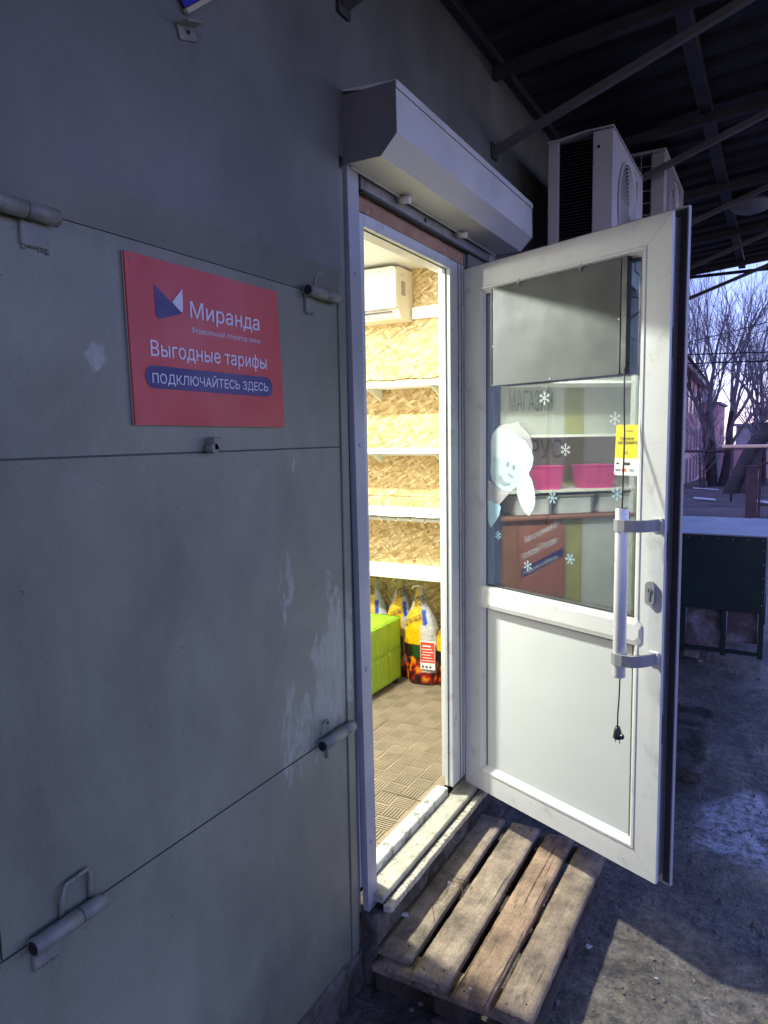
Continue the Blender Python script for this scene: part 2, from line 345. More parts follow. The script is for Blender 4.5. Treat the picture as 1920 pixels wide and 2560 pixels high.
# ---------------------------------------------------------------- object helpers
def tag(o, label=None, cat=None, group=None, kind=None):
    if label: o['label'] = label
    if cat: o['category'] = cat
    if group: o['group'] = group
    if kind: o['kind'] = kind
    return o
def empty(name, loc, label, cat, rz=0, group=None):
    o = bpy.data.objects.new(name, None); o.empty_display_size = .1; COL.objects.link(o)
    o.location = loc; o.rotation_euler = (0, 0, rz); tag(o, label, cat, group); return o
def struct_empty(name, loc):
    o = bpy.data.objects.new(name, None); o.empty_display_size = .1; COL.objects.link(o); o.location = loc; o['kind'] = 'structure'; return o
def wloc(o):
    v = Vector(o.location); p = o.parent
    while p: v += Vector(p.location); p = p.parent
    return v
class G:
    """bmesh collector; coordinates are world (parents unrotated) or local (local=True)"""
    def __init__(s): s.bm = bmesh.new(); s.mats = []
    def mi(s, m):
        if m is None: return 0
        if m not in s.mats: s.mats.append(m)
        return s.mats.index(m)
    def face(s, vs, m=None):
        f = s.bm.faces.new([s.bm.verts.new(v) for v in vs]); f.material_index = s.mi(m); return f
    def box(s, x0, x1, y0, y1, z0, z1, bev=0, m=None):
        k = s.mi(m)
        co = [(x0, y0, z0), (x1, y0, z0), (x1, y1, z0), (x0, y1, z0), (x0, y0, z1), (x1, y0, z1), (x1, y1, z1), (x0, y1, z1)]
        vs = [s.bm.verts.new(c) for c in co]
        fs = [s.bm.faces.new([vs[i] for i in q]) for q in ((3, 2, 1, 0), (4, 5, 6, 7), (0, 1, 5, 4), (1, 2, 6, 5), (2, 3, 7, 6), (3, 0, 4, 7))]
        for f in fs: f.material_index = k
        if bev:
            es = set(e for f in fs for e in f.edges)
            r = bmesh.ops.bevel(s.bm, geom=list(es), offset=bev, segments=1, affect='EDGES')
            for f in r['faces']: f.material_index = k
        return s
    def prism(s, pts, axis, a0, a1, m=None):
        """pts 2D polygon; axis 'x','y','z' extrusion. order: x->(y,z) y->(x,z) z->(x,y)"""
        k = s.mi(m)
        def P(p, a): return {'x': (a, p[0], p[1]), 'y': (p[0], a, p[1]), 'z': (p[0], p[1], a)}[axis]
        A = [s.bm.verts.new(P(p, a0)) for p in pts]; B = [s.bm.verts.new(P(p, a1)) for p in pts]
        n = len(pts); fs = [s.bm.faces.new(A), s.bm.faces.new(B[::-1])]
        for i in range(n): fs.append(s.bm.faces.new([A[i], A[(i + 1) % n], B[(i + 1) % n], B[i]]))
        for f in fs: f.material_index = k
        return s
    def tube(s, pts, r, seg=8, cap=True, m=None):
        k = s.mi(m); pts = [Vector(p) for p in pts]; rs = r if isinstance(r, (list, tuple)) else [r] * len(pts)
        rings = []; up0 = None
        for i, p in enumerate(pts):
            d = (pts[min(i + 1, len(pts) - 1)] - pts[max(i - 1, 0)]).normalized()
            if up0 is None:
                up0 = Vector((0, 0, 1)) if abs(d.z) < .9 else Vector((1, 0, 0))
            a = d.cross(up0).normalized(); b = a.cross(d).normalized(); up0 = b
            rings.append([s.bm.verts.new(p + (a * math.cos(t) + b * math.sin(t)) * rs[i]) for t in [2 * math.pi * j / seg for j in range(seg)]])
        for q in range(len(rings) - 1):
            for j in range(seg):
                f = s.bm.faces.new([rings[q][j], rings[q][(j + 1) % seg], rings[q + 1][(j + 1) % seg], rings[q + 1][j]]); f.smooth = seg > 5; f.material_index = k
        if cap:
            f = s.bm.faces.new(rings[0][::-1]); f.material_index = k
            f = s.bm.faces.new(rings[-1]); f.material_index = k
        return s
    def obj(s, name, mat, parent=None, local=False, smooth=False):
        bm = s.bm
        if parent and not local:
            bmesh.ops.translate(bm, verts=bm.verts, vec=-wloc(parent))
        bmesh.ops.recalc_face_normals(bm, faces=bm.faces)
        me = bpy.data.meshes.new(name); 
        if smooth:
            for f in bm.faces: f.smooth = True
        bm.to_mesh(me); bm.free()
        if s.mats:
            for m_ in s.mats: me.materials.append(m_)
        else: me.materials.append(mat)
        o = bpy.data.objects.new(name, me); COL.objects.link(o)
        if parent: o.parent = parent
        return o
def box(name, mat, x0, x1, y0, y1, z0, z1, parent=None, bev=.002, local=False):
    return G().box(x0, x1, y0, y1, z0, z1, bev).obj(name, mat, parent, local)
def tube(name, mat, pts, r, seg=8, parent=None, local=False):
    return G().tube(pts, r, seg).obj(name, mat, parent, local)
def glyph_faces(body, bold):
    """triangulate lettering: every outer contour with its own holes, overlapping strokes kept apart"""
    cu = bpy.data.curves.new('t', 'FONT'); cu.body = body; cu.size = 1
    ob = bpy.data.objects.new('t', cu); COL.objects.link(ob)
    dg = bpy.context.evaluated_depsgraph_get(); c2 = ob.to_curve(dg); cont = []
    for sp in c2.splines:
        pts = []
        if sp.type == 'BEZIER':
            bp_ = sp.bezier_points; n = len(bp_)
            for i in range(n):
                p, q = bp_[i], bp_[(i + 1) % n]
                straight = (p.handle_right - p.co).length < 1e-5 and (q.handle_left - q.co).length < 1e-5
                seg = interpolate_bezier(p.co, p.handle_right, q.handle_left, q.co, 2 if straight else 5)[:-1]
                pts += [(v.x, v.y) for v in seg]
        else: pts = [(p.co.x, p.co.y) for p in sp.points]
        cl = []
        for p in pts:
            if not cl or (abs(p[0] - cl[-1][0]) + abs(p[1] - cl[-1][1])) > 1e-5: cl.append(p)
        if len(cl) > 2: cont.append(cl)
    ob.to_curve_clear(); bpy.data.objects.remove(ob)
    bbx = lambda c: (min(p[0] for p in c), min(p[1] for p in c), max(p[0] for p in c), max(p[1] for p in c))
    def within(a, b_): return b_[0] <= a[0] and b_[1] <= a[1] and b_[2] >= a[2] and b_[3] >= a[3]
    area = lambda c: sum(c[i][0] * c[(i + 1) % len(c)][1] - c[(i + 1) % len(c)][0] * c[i][1] for i in range(len(c))) / 2
    sign = 1 if area(max(cont, key=lambda c: abs(area(c)))) > 0 else -1
    def inside(p, c):
        r = False
        for i in range(len(c)):
            (x1, y1), (x2, y2) = c[i], c[(i + 1) % len(c)]
            if (y1 > p[1]) != (y2 > p[1]) and p[0] < (x2 - x1) * (p[1] - y1) / (y2 - y1) + x1: r = not r
        return r
    def grow(c, d, dirn):
        if not d: return c
        n = len(c); out = []; sg = 1 if area(c) > 0 else -1
        for i in range(n):
            a, p, q = Vector(c[i - 1]), Vector(c[i]), Vector(c[(i + 1) % n])
            e1 = (p - a).normalized(); e2 = (q - p).normalized(); n1 = Vector((e1.y, -e1.x)) ; n2 = Vector((e2.y, -e2.x))
            m_ = n1 + n2; m_ = m_ / max(.5, m_.length_squared / 2) if m_.length > 1e-6 else n1
            out.append(tuple(p + m_ * d * dirn))
        return out
    outs, holes = [], []
    for c in cont:
        h = any(o is not c and area(o) * area(c) < 0 and abs(area(o)) > abs(area(c)) and within(bbx(c), bbx(o)) and inside(c[0], o) for o in cont)
        (holes if h else outs).append(c)
    loops = []
    for c in outs: loops.append(grow(c, bold, 1 if area(c) > 0 else -1))
    for c in holes: loops.append(grow(c, bold, -1 if area(c) > 0 else 1))
    pts, edges = [], []
    for l in loops:
        b0 = len(pts); pts += [Vector(p) for p in l]; edges += [(b0 + i, b0 + (i + 1) % len(l)) for i in range(len(l))]
    vv, ee, ff, _, _, _ = delaunay_2d_cdt(pts, edges, [], 0, 1e-6)
    boxes = [bbx(l) for l in loops]
    def winding(p):
        w_ = 0
        for l, bb in zip(loops, boxes):
            if not (bb[0] <= p[0] <= bb[2] and bb[1] <= p[1] <= bb[3]): continue
            for i in range(len(l)):
                (x1, y1), (x2, y2) = l[i], l[(i + 1) % len(l)]
                if (y1 > p[1]) != (y2 > p[1]) and p[0] < (x2 - x1) * (p[1] - y1) / (y2 - y1) + x1: w_ += 1 if y2 > y1 else -1
        return w_
    keep = []
    for f in ff:
        cxy = sum((vv[i] for i in f), Vector((0, 0))) / len(f)
        if winding((cxy.x, cxy.y)): keep.append(tuple(f))
    return [([(v.x, v.y) for v in vv], keep)]
def text(name, body, mat, origin, right, up, width, y0, y1, parent=None, local=False, depth=.0012, bold=0.0):
    """flat lettering: width along right, glyph box from y0 to y1 along up"""
    gl = glyph_faces(body, bold)
    xs = [p[0] for f, t in gl for p in f]; ys = [p[1] for f, t in gl for p in f]
    sx = width / (max(xs) - min(xs)); sy = (y1 - y0) / (max(ys) - min(ys))
    O = Vector(origin); Rr = Vector(right).normalized(); U = Vector(up).normalized(); nrm = Rr.cross(U).normalized()
    off = Vector((0, 0, 0)) if (local or not parent) else wloc(parent)
    vs = []; fs = []
    for k, (f, tr) in enumerate(gl):
        b0 = len(vs)
        for p in f: vs.append(O + Rr * ((p[0] - min(xs)) * sx) + U * (y0 + (p[1] - min(ys)) * sy) + nrm * (.00012 * (k % 4)) - off)
        fs += [(b0 + t[0], b0 + t[1], b0 + t[2]) for t in tr]
    me = bpy.data.meshes.new(name); me.from_pydata([tuple(v) for v in vs], [], fs); me.materials.append(mat)
    o = bpy.data.objects.new(name, me); COL.objects.link(o)
    if parent: o.parent = parent
    return o

# ================================================================ GROUND
def spaced(segs):
    out = []
    for a, b, st in segs:
        n = max(1, round((b - a) / st)); out += [a + (b - a) * i / n for i in range(n)]
    out.append(segs[-1][1]); return out
gx = spaced([(-60, -10, 10), (-10, -4, 1.5), (-4, .05, .5), (.05, 1.7, .03), (1.7, 5, .4), (5, 12, 1.2), (12, 80, 12)])
gy = spaced([(-30, 0, 4), (0, 1.2, .2), (1.2, 5, .03), (5, 12, .12), (12, 40, 1), (40, 90, 4), (90, 220, 26)])
def gz(x, y):
    z = -.04 * max(0, min(y, 90) - 12)
    if y < 12:
        z += .016 * noise.noise(Vector((x * 1.7, y * 1.7, 3))) + .004 * noise.noise(Vector((x * 7, y * 7, 1))) + .0045 * noise.noise(Vector((x * 22, y * 22, 5)))
    else:
        z += .10 * noise.noise(Vector((x * .5, y * .35, 3))) + .05 * noise.noise(Vector((x * 1.9, y * 1.3, 7)))
    return z
bm = bmesh.new(); grid = [[bm.verts.new((x, y, gz(x, y))) for x in gx] for y in gy]
for j in range(len(gy) - 1):
    for i in range(len(gx) - 1):
        f = bm.faces.new([grid[j][i], grid[j][i + 1], grid[j + 1][i + 1], grid[j + 1][i]]); f.smooth = True
g = G(); g.bm.free(); g.bm = bm; tag(g.obj('ground', M['ground']), kind='structure')

g = G()
for i in range(1500):
    x = random.uniform(.1, 2.0); y = random.uniform(1.2, 5.5) if i % 3 else random.uniform(1.5, 3.2)
    s = random.choice((.0022, .0025, .003, .003, .004, .005, .008)) * random.uniform(.7, 1.3)
    r = bmesh.ops.create_icosphere(g.bm, subdivisions=1, radius=s, matrix=Matrix.Translation((x, y, gz(x, y) + s * .3)) @ Matrix.Diagonal((1, random.uniform(.7, 1.4), .65, 1)))
tag(g.obj('gravel', M['stone']), kind='stuff')

# ================================================================ SHOP WALL
B = empty('shop_building', (0, 0, 0), 'grey sheet metal wall of the shop with folded hatch panels left of the doorway', 'building')
g = G()   # solid core of the wall around the doorway
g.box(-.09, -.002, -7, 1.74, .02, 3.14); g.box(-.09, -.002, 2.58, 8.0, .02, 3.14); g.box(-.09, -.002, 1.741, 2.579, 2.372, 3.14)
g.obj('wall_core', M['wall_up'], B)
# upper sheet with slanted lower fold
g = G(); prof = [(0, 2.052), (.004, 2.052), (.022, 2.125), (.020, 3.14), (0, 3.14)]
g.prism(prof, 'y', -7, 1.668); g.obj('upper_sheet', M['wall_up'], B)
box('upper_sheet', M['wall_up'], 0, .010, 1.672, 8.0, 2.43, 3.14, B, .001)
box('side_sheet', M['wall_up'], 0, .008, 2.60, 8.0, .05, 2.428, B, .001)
box('side_sheet', M['wall'], 0, .010, 1.672, 1.708, .08, 2.40, B, .002)
def warped(name, y0, y1, z0, z1, x=.005):
    g = G(); ny, nz = 22, 14; k = []
    for j in range(nz + 1):
        row = []
        for i in range(ny + 1):
            y = y0 + (y1 - y0) * i / ny; z = z0 + (z1 - z0) * j / nz
            e = min(i, ny - i, j, nz - j)
            dx = 0 if e == 0 else .0035 * noise.noise(Vector((y * 3, z * 3, 2)))
            row.append(g.bm.verts.new((x + dx, y, z)))
        k.append(row)
    for j in range(nz):
        for i in range(ny): f = g.bm.faces.new([k[j][i], k[j][i + 1], k[j + 1][i + 1], k[j + 1][i]]); f.smooth = True
    g.box(.0, x - .0008, y0 + .001, y1 - .001, z0 + .001, z1 - .001)
    return g.obj(name, M['wall'], B)
warped('hatch_panel', .625, 1.669, 1.6545, 2.0495)
warped('hatch_panel', .625, 1.669, .849, 1.6505)
warped('lower_sheet', -3.2, 1.669, .09, .8445)
warped('side_hatch_panel', -3.2, .6215, .849, 2.0495)
g = G()
for z in (2.0505, 1.6525, .8465): g.box(-.001, .0012, -1.2, 1.669, z - .0022, z + .0022)
g.box(-.001, .0012, .6218, .6248, .85, 2.048)
g.obj('panel_joint', M['seam'], B)
# rough concrete plinth below the sheets
def rough_block(name, x0, x1, y0, y1, z0, z1, amp, mat, parent=None, n=(4, 60, 10)):
    g = G(); nx, ny, nz = n
    def P(i, j, k):
        x = x0 + (x1 - x0) * i / nx; y = y0 + (y1 - y0) * j / ny; z = z0 + (z1 - z0) * k / nz
        v = Vector((x * 14, y * 14, z * 14)); d = noise.noise_vector(v) * amp + noise.noise_vector(v * 3.1) * amp * .45
        if i == 0: d.x = 0
        return Vector((x, y, z)) + d
    vs = {}
    def V(i, j, k):
        if (i, j, k) not in vs: vs[(i, j, k)] = g.bm.verts.new(P(i, j, k))
        return vs[(i, j, k)]
    for j in range(ny):
        for k in range(nz): g.bm.faces.new([V(nx, j, k), V(nx, j + 1, k), V(nx, j + 1, k + 1), V(nx, j, k + 1)])
        for i in range(nx): g.bm.faces.new([V(i, j, nz), V(i + 1, j, nz), V(i + 1, j + 1, nz), V(i, j + 1, nz)])
    for i in range(nx):
        for k in range(nz):
            g.bm.faces.new([V(i, 0, k), V(i + 1, 0, k), V(i + 1, 0, k + 1), V(i, 0, k + 1)])
            g.bm.faces.new([V(i, ny, k), V(i + 1, ny, k), V(i + 1, ny, k + 1), V(i, ny, k + 1)])
    for f in g.bm.faces: f.smooth = True
    return g.obj(name, mat, parent)
rough_block('plinth', -.05, .056, 1.735, 3.2, -.05, .228, .007, M['plinth'], B, (5, 110, 18))
rough_block('plinth', -.05, .012, -1.5, 1.75, -.05, .13, .006, M['plinth'], B, (3, 120, 8))

# hatch hinges (welded barrels with plates)
def hinge(name, y, z, L, split, r, plate, loop, rot=0, gap=.001):
    h = bpy.data.objects.new(name, None); COL.objects.link(h); h.parent = B; h.location = Vector((0, y, z)) - wloc(B)
    c = r + .008
    g = G(); g.tube([(c, -L / 2, 0), (c, split - gap, 0)], r, 18); o1 = g.obj('barrel', M['hinge'], h, True)
    g = G(); g.tube([(c, -L / 2 - .0006, 0), (c, -L / 2 + .002, 0)], r * .78, 16); g.obj('barrel_bore', M['dark_hole'], h, True)
    g = G(); g.tube([(c, split + gap, 0), (c, L / 2, 0)], r * .97, 18); g.obj('barrel', M['hinge'], h, True)
    y0, y1, z0 = plate
    g = G(); g.box(.004, .013, y0, y1, z0, -r * .3, .002)
    for q in range(7):
        yq = y0 + (y1 - y0) * (q + .5) / 7; rr = random.uniform(.0022, .0042)
        g.tube([(.006, yq, z0 + .004), (.008, yq + .002, z0 - random.uniform(.001, .007))], rr, 7)
    g.obj('weld_plate', M['hinge'], h, True)
    if loop:
        y0, y1, zt, rr = loop
        pts = [(.008, y0, r * .4), (.014, y0 + .001, zt * .75), (.014, y0 + .008, zt), (.014, y1 - .006, zt + .004), (.012, y1, zt * .8)]
        if loop[-1] > .0035: pts.append((.008, y1, r * .5))
        G().tube(pts, rr, 8).obj('loop_strap', M['hinge'], h, True)
    return h
hinge('hatch_hinge', .711, 2.043, .175, .030, .0145, (.028, .078, -.052), None)
hinge('hatch_hinge', 1.578, 2.048, .140, .008, .0150, (-.062, -.026, -.05), (-.022, .018, .052, .003))
hinge('hatch_hinge', .735, .848, .140, .020, .0155, (-.062, -.012, -.05), (-.005, .055, .066, .0042))
hinge('hatch_hinge', 1.595, .853, .155, .030, .0165, (-.036, -.024, -.05), (-.062, -.028, .052, .0032))
# stub, eye bracket
stub = bpy.data.objects.new('stub_bracket', None); COL.objects.link(stub); stub.parent = B; stub.location = Vector((0, 1.143, 1.672)) - wloc(B)
G().tube([(.004, 0, -.012), (.03, 0, -.012)], .011, 10).box(.003, .03, -.003, .022, -.016, .012, .002).obj('stub', M['hinge'], stub, True)
eb = bpy.data.objects.new('eye_bracket', None); COL.objects.link(eb); eb.parent = B; eb.location = Vector((.010, 1.112, 2.463)) - wloc(B); eb.rotation_euler = (R(18), 0, 0)
g = G(); g.box(.012, .017, -.018, .03, -.006, .022, .001); g.box(.012, .045, -.018, .03, .018, .022, .001); g.obj('bracket_plate', M['hinge'], eb, True)
G().tube([(.0175, .008, .008), (.0185, .008, .008)], .0045, 10).obj('bracket_hole', M['dark_hole'], eb, True)

# ---------------------------------------------------------------- red sign
S_ = empty('advert_sign', (.008, 1.17, 1.70), 'red rectangular operator sign with white Cyrillic lettering fixed to the grey hatch', 'sign')
g = G(); g.prism([(.9405, 2.0250), (1.3935, 2.0250), (1.4070, 1.7060), (.9470, 1.7090)], 'x', .010, .014); g.obj('sign_board', M['red'], S_)
g = G(); g.prism([(.9400, 2.0256), (1.3941, 2.0256), (1.4077, 1.7053), (.9464, 1.7083)], 'x', .0075, .0098); g.obj('sign_backing', M['sign_edge'], S_)
fx = .0142
for yy, zz in ((.953, 2.013), (1.380, 2.012), (.960, 1.722), (1.392, 1.720)): G().tube([(.0138, yy, zz), (.0152, yy, zz)], .0024, 8).obj('sign_screw', M['hinge'], S_)
def flat(name, pts, mat, parent, x=fx, t=.0008):
    return G().prism(pts, 'x', x, x + t).obj(name, mat, parent)
flat('logo_dark_wing', [(1.0088, 1.9762), (1.0284, 1.9629), (1.051, 1.9485), (1.0762, 1.9324), (1.0765, 1.9305), (1.074, 1.9291), (1.0225, 1.9133), (1.0165, 1.9128), (1.012, 1.9150), (1.0095, 1.9205)], M['navy'], S_)
flat('logo_white_wing', [(1.0808, 1.9789), (1.0795, 1.9775), (1.0522, 1.9490), (1.0646, 1.9402), (1.0756, 1.9332), (1.0785, 1.9332), (1.0805, 1.9367), (1.0814, 1.9541)], M['white_print'], S_, fx + .001)
Y_, Z_ = (0, 1, 0), (0, 0, 1)
text('lettering', 'Миранда', M['white_print'], (fx + .0008, 1.1017, 0), Y_, Z_, .220, 1.9165, 1.9592, S_, bold=.006)
text('lettering', 'Федеральный оператор связи', M['white_print'], (fx + .0008, 1.1031, 0), Y_, Z_, .2195, 1.8940, 1.9080, S_)
text('lettering', 'Выгодные тарифы', M['white_print'], (fx + .0008, .9919, 0), Y_, Z_, .352, 1.8320, 1.8705, S_, bold=.006)
pl = []
for i in range(13): a = R(90 + 15 * i); pl.append((.9975 + .0216 * math.cos(a), 1.8008 + .0216 * math.sin(a)))
for i in range(13): a = R(-90 + 15 * i); pl.append((1.341 + .0225 * math.cos(a), 1.7990 + .0225 * math.sin(a)))
flat('pill_band', pl, M['navy'], S_)
text('lettering', 'ПОДКЛЮЧАЙТЕСЬ ЗДЕСЬ', M['white_print'], (fx + .0018, .9920, 0), Y_, Z_, .353, 1.7850, 1.8135, S_, bold=.006)

# blue plate above
bp = empty('blue_plate', (.024, 1.108, 2.512), 'blue plate with yellowish edge high on the wall at the upper picture edge', 'plate')
bp.rotation_euler = (R(40), 0, 0)
G().box(.004, .007, .0, .16, .0, .12, .001).obj('plate_face', M['blue'], bp, True)
G().box(.0, .010, -.001, .165, -.010, -.0005, .001).obj('plate_edge', M['yel_edge'], bp, True)

# ================================================================ ROLLER SHUTTER
RS = empty('roller_shutter', (.02, 2.3, 2.36), 'off-white roller shutter box above the doorway with its guide rail', 'roller shutter')
prof = [(0.004, 2.413), (.125, 2.413), (.174, 2.462), (.172, 2.590), (.004, 2.590)]
g = G(); g.prism([(.010, 2.415), (.1235, 2.415), (.172, 2.4635), (.170, 2.575), (.010, 2.588)], 'y', 1.713, 2.872); sb = g.obj('shutter_box', M['shutter'], RS)
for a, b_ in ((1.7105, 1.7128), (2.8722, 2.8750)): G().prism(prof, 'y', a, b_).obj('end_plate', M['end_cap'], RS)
g = G(); g.prism([(.1705, 2.5755), (.1745, 2.5735), (.1745, 2.5925), (.006, 2.6055), (.006, 2.6015)], 'y', 1.7128, 2.8722); g.obj('lid_flange', M['shutter'], RS)
# underside edge lip and slot
box('slot_lip', M['shutter'], .0215, .0245, 1.73, 2.86, 2.4065, 2.4147, RS, .0005)
box('bottom_slat', M['steel'], .004, .012, 1.80, 2.852, 2.374, 2.4135, RS, .001)
G().tube([(.0119, 2.2165, 2.392), (.0128, 2.2165, 2.392)], .0085, 14).obj('slat_hole', M['dark_hole'], RS)
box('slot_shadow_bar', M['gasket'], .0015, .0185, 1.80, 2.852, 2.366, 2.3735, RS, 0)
for yy in (2.02, 2.47):
    G().tube([(.012, yy, 2.405), (.055, yy + .002, 2.398)], .0115, 12).obj('end_stop', M['shutter'], RS)
g = G()   # guide rail: slightly out of plumb
for (z0, y0), (z1, y1) in ((((.165, 1.752)), (2.412, 1.7125)),):
    pts = [(0.001, 0), (.020, 0), (.020, .058), (.001, .058)]
    A = [g.bm.verts.new((p[0], y0 + p[1] * .95, z0)) for p in pts]; Bv = [g.bm.verts.new((p[0], y1 + p[1], z1)) for p in pts]
    g.bm.faces.new(A); g.bm.faces.new(Bv[::-1])
    for i in range(4): g.bm.faces.new([A[i], A[(i + 1) % 4], Bv[(i + 1) % 4], Bv[i]])
g.obj('guide_rail', M['rail'], RS)
for z in (2.13, 1.655, .99, .44): 
    yy = 1.752 - (z - .165) * .0176 + .03
    G().tube([(.0195, yy, z), (.0225, yy, z)], .0075, 10).obj('cap_screw', M['rail'], RS)
box('guide_rail_far', M['rail'], .001, .020, 2.80, 2.858, .2, 2.412, RS, .001).name = 'guide_rail'

# ================================================================ DOOR FRAME
DF = empty('door_frame', (0, 2.15, .27), 'white plastic frame and worn threshold around the open shop doorway', 'door frame')
def jamb(y_in, y_out, sgn):
    box('jamb', M['pvc'], -.037, -.002, min(y_in, y_out), max(y_in, y_out), .302, 2.318, DF, .002)
    a = y_in + sgn * .055
    box('jamb_stop', M['pvc'], -.076, -.0345, min(a, y_out), max(a, y_out), .302, 2.318, DF, .003)
    box('jamb_gasket', M['gasket'], -.0225, -.0195, min(y_in - sgn * .0025, y_in + sgn * .002), max(y_in - sgn * .0025, y_in + sgn * .002), .303, 2.283, DF, 0)
jamb(2.452, 2.579, 1)
jamb(1.835, 1.742, -1)
box('jamb_bead', M['seam'], -.0015, .0005, 2.520, 2.523, .302, 2.318, DF, 0)
box('jamb_bead', M['seam'], -.0015, .0005, 2.549, 2.551, .302, 2.318, DF, 0)
box('frame_head', M['pvc'], -.034, -.002, 1.836, 2.451, 2.284, 2.320, DF, .002)
box('frame_head_stop', M['pvc'], -.080, -.0345, 1.850, 2.495, 2.2865, 2.320, DF, .003)
box('head_gasket', M['gasket'], -.0225, -.0195, 1.85, 2.449, 2.2815, 2.286, DF, 0)
box('head_light_block', M['gasket'], -.089, -.051, 1.742, 2.579, 2.3205, 2.3715, DF, 0)  # unseen solid block added to stop light leaking above the frame head
rough_block('mounting_strip', -.05, -.004, 1.742, 2.70, 2.321, 2.366, .002, M['foam'], DF, (3, 90, 4))
box('inner_sill', M['pvc_dirty'], -.070, -.021, 1.84, 2.446, .262, .300, DF, .003)
box('sill_gap', M['gasket'], -.0208, -.006, 1.80, 2.579, .24, .266, DF, 0)
box('outer_sill', M['sill_alu'], -.0205, .055, 1.78, 2.66, .243, .270, DF, .003)
box('sill_groove', M['gasket'], .0555, .0585, 1.78, 2.70, .225, .252, DF, 0)
rough_block('edge_strip', .0588, .084, 1.775, 2.72, .226, .246, .0016, M['edge_strip'], DF, (3, 160, 3))

# ================================================================ DOOR LEAF (local x along leaf, y away from us, z up from leaf foot)
DL = empty('glazed_door', (0.0, 2.575, .272), 'open white plastic door with glass upper half and pull bar', 'door', R(-24.08))
W_, H_ = .857, 2.030
def ring_members(w, h, x0, z0, prof, mat, name, parent, y0=0):
    """four mitred members; prof = [(inset, depth y)]"""
    def C(i): 
        ins, y = prof[i]
        return [Vector((x0 + ins, y, z0 + ins)), Vector((x0 + w - ins, y, z0 + ins)), Vector((x0 + w - ins, y, z0 + h - ins)), Vector((x0 + ins, y, z0 + h - ins))]
    cs = [C(i) for i in range(len(prof))]
    for sd in range(4):
        g = G(); a, b_ = sd, (sd + 1) % 4
        n = len(prof); e = .0006
        d = (cs[0][b_] - cs[0][a]).normalized() * e
        A = [g.bm.verts.new(cs[i][a] + d) for i in range(n)]; Bv = [g.bm.verts.new(cs[i][b_] - d) for i in range(n)]
        for i in range(n): g.bm.faces.new([A[i], A[(i + 1) % n], Bv[(i + 1) % n], Bv[i]])
        g.bm.faces.new(A); g.bm.faces.new(Bv[::-1])
        g.obj(name, mat, parent, True)
# sash: face band then sloped bead down to the glass
prof = [(0, 0), (.078, 0), (.081, -.003), (.088, -.003), (.106, .016), (.106, .05), (.012, .05), (.012, .012), (0, .012)]
ring_members(W_, H_, 0, 0, prof, M['pvc'], 'sash_member', DL)
# beads lines
# free edge build-up
box('edge_profile', M['door_edge'], .846, .851, .0125, .030, .012, 2.018, DL, .0005, True)
box('edge_groove', M['door_edge2'], .8455, .848, .0302, .0525, .012, 2.02, DL, 0, True)
prof2 = [(-.018, .053), (-.018, .066), (.09, .066), (.09, .053)]
ring_members(W_, H_ + .004, 0, -.002, prof2, M['lip'], 'outer_flange', DL)
box('edge_gasket', M['gasket'], .852, .872, .0495, .0528, -.01, 2.04, DL, 0, True)
box('edge_gasket', M['gasket'], .02, .87, .0495, .0528, 2.022, 2.043, DL, 0, True)
for z in (.45, 1.02, 1.62): box('lock_keep', M['gasket'], .8512, .853, .015, .027, z, z + .09, DL, .0005, True)
# mid rail with cut corners
zl, zh = .746, .830
g = G()
pts = [(.070, zl + .014), (.084, zl), (.776, zl + .002), (.790, zl + .016), (.790, zh - .016), (.776, zh), (.084, zh), (.070, zh - .014)]
n = len(pts); cxm = .43; czm = (zl + zh) / 2
F0 = [g.bm.verts.new((p[0], -.0035, p[1])) for p in pts]
def inset(p, d): 
    return (p[0] + (d if p[0] < cxm else -d), p[1] + (d if p[1] < czm else -d))
F1 = [g.bm.verts.new((inset(p, .008)[0], -.008, inset(p, .016)[1])) for p in pts]
Bk = [g.bm.verts.new((p[0], .04, p[1])) for p in pts]
g.bm.faces.new(F1)
for i in range(n):
    g.bm.faces.new([F0[i], F0[(i + 1) % n], F1[(i + 1) % n], F1[i]]); g.bm.faces.new([F0[i], F0[(i + 1) % n], Bk[(i + 1) % n], Bk[i]])
g.obj('mid_rail', M['pvc'], DL, True)
g = G(); g.box(.100, .765, .0145, .0165, zh - .001, zh + .006); g.box(.100, .108, .0140, .0165, zh, 1.93); g.box(.755, .763, .0140, .0165, zh, 1.93); g.box(.100, .765, .0140, .0165, 1.9225, 1.93)
g.obj('glazing_gasket', M['gasket'], DL, True)
g = G(); g.box(.100, .765, .0145, .0165, zl - .007, zl + .001); g.box(.101, .1085, .0140, .0165, .104, zl); g.box(.748, .7535, .0140, .0165, .104, zl)
g.obj('panel_gasket', M['seam'], DL, True)
box('glass_pane', M['glass'], .098, .768, .018, .022, zh - .01, 1.935, DL, 0, True)
box('glass_pane', M['glass'], .098, .768, .034, .038, zh - .01, 1.935, DL, 0, True)
box('lower_panel', M['pvc_panel'], .098, .768, .017, .038, .095, zl + .01, DL, 0, True)
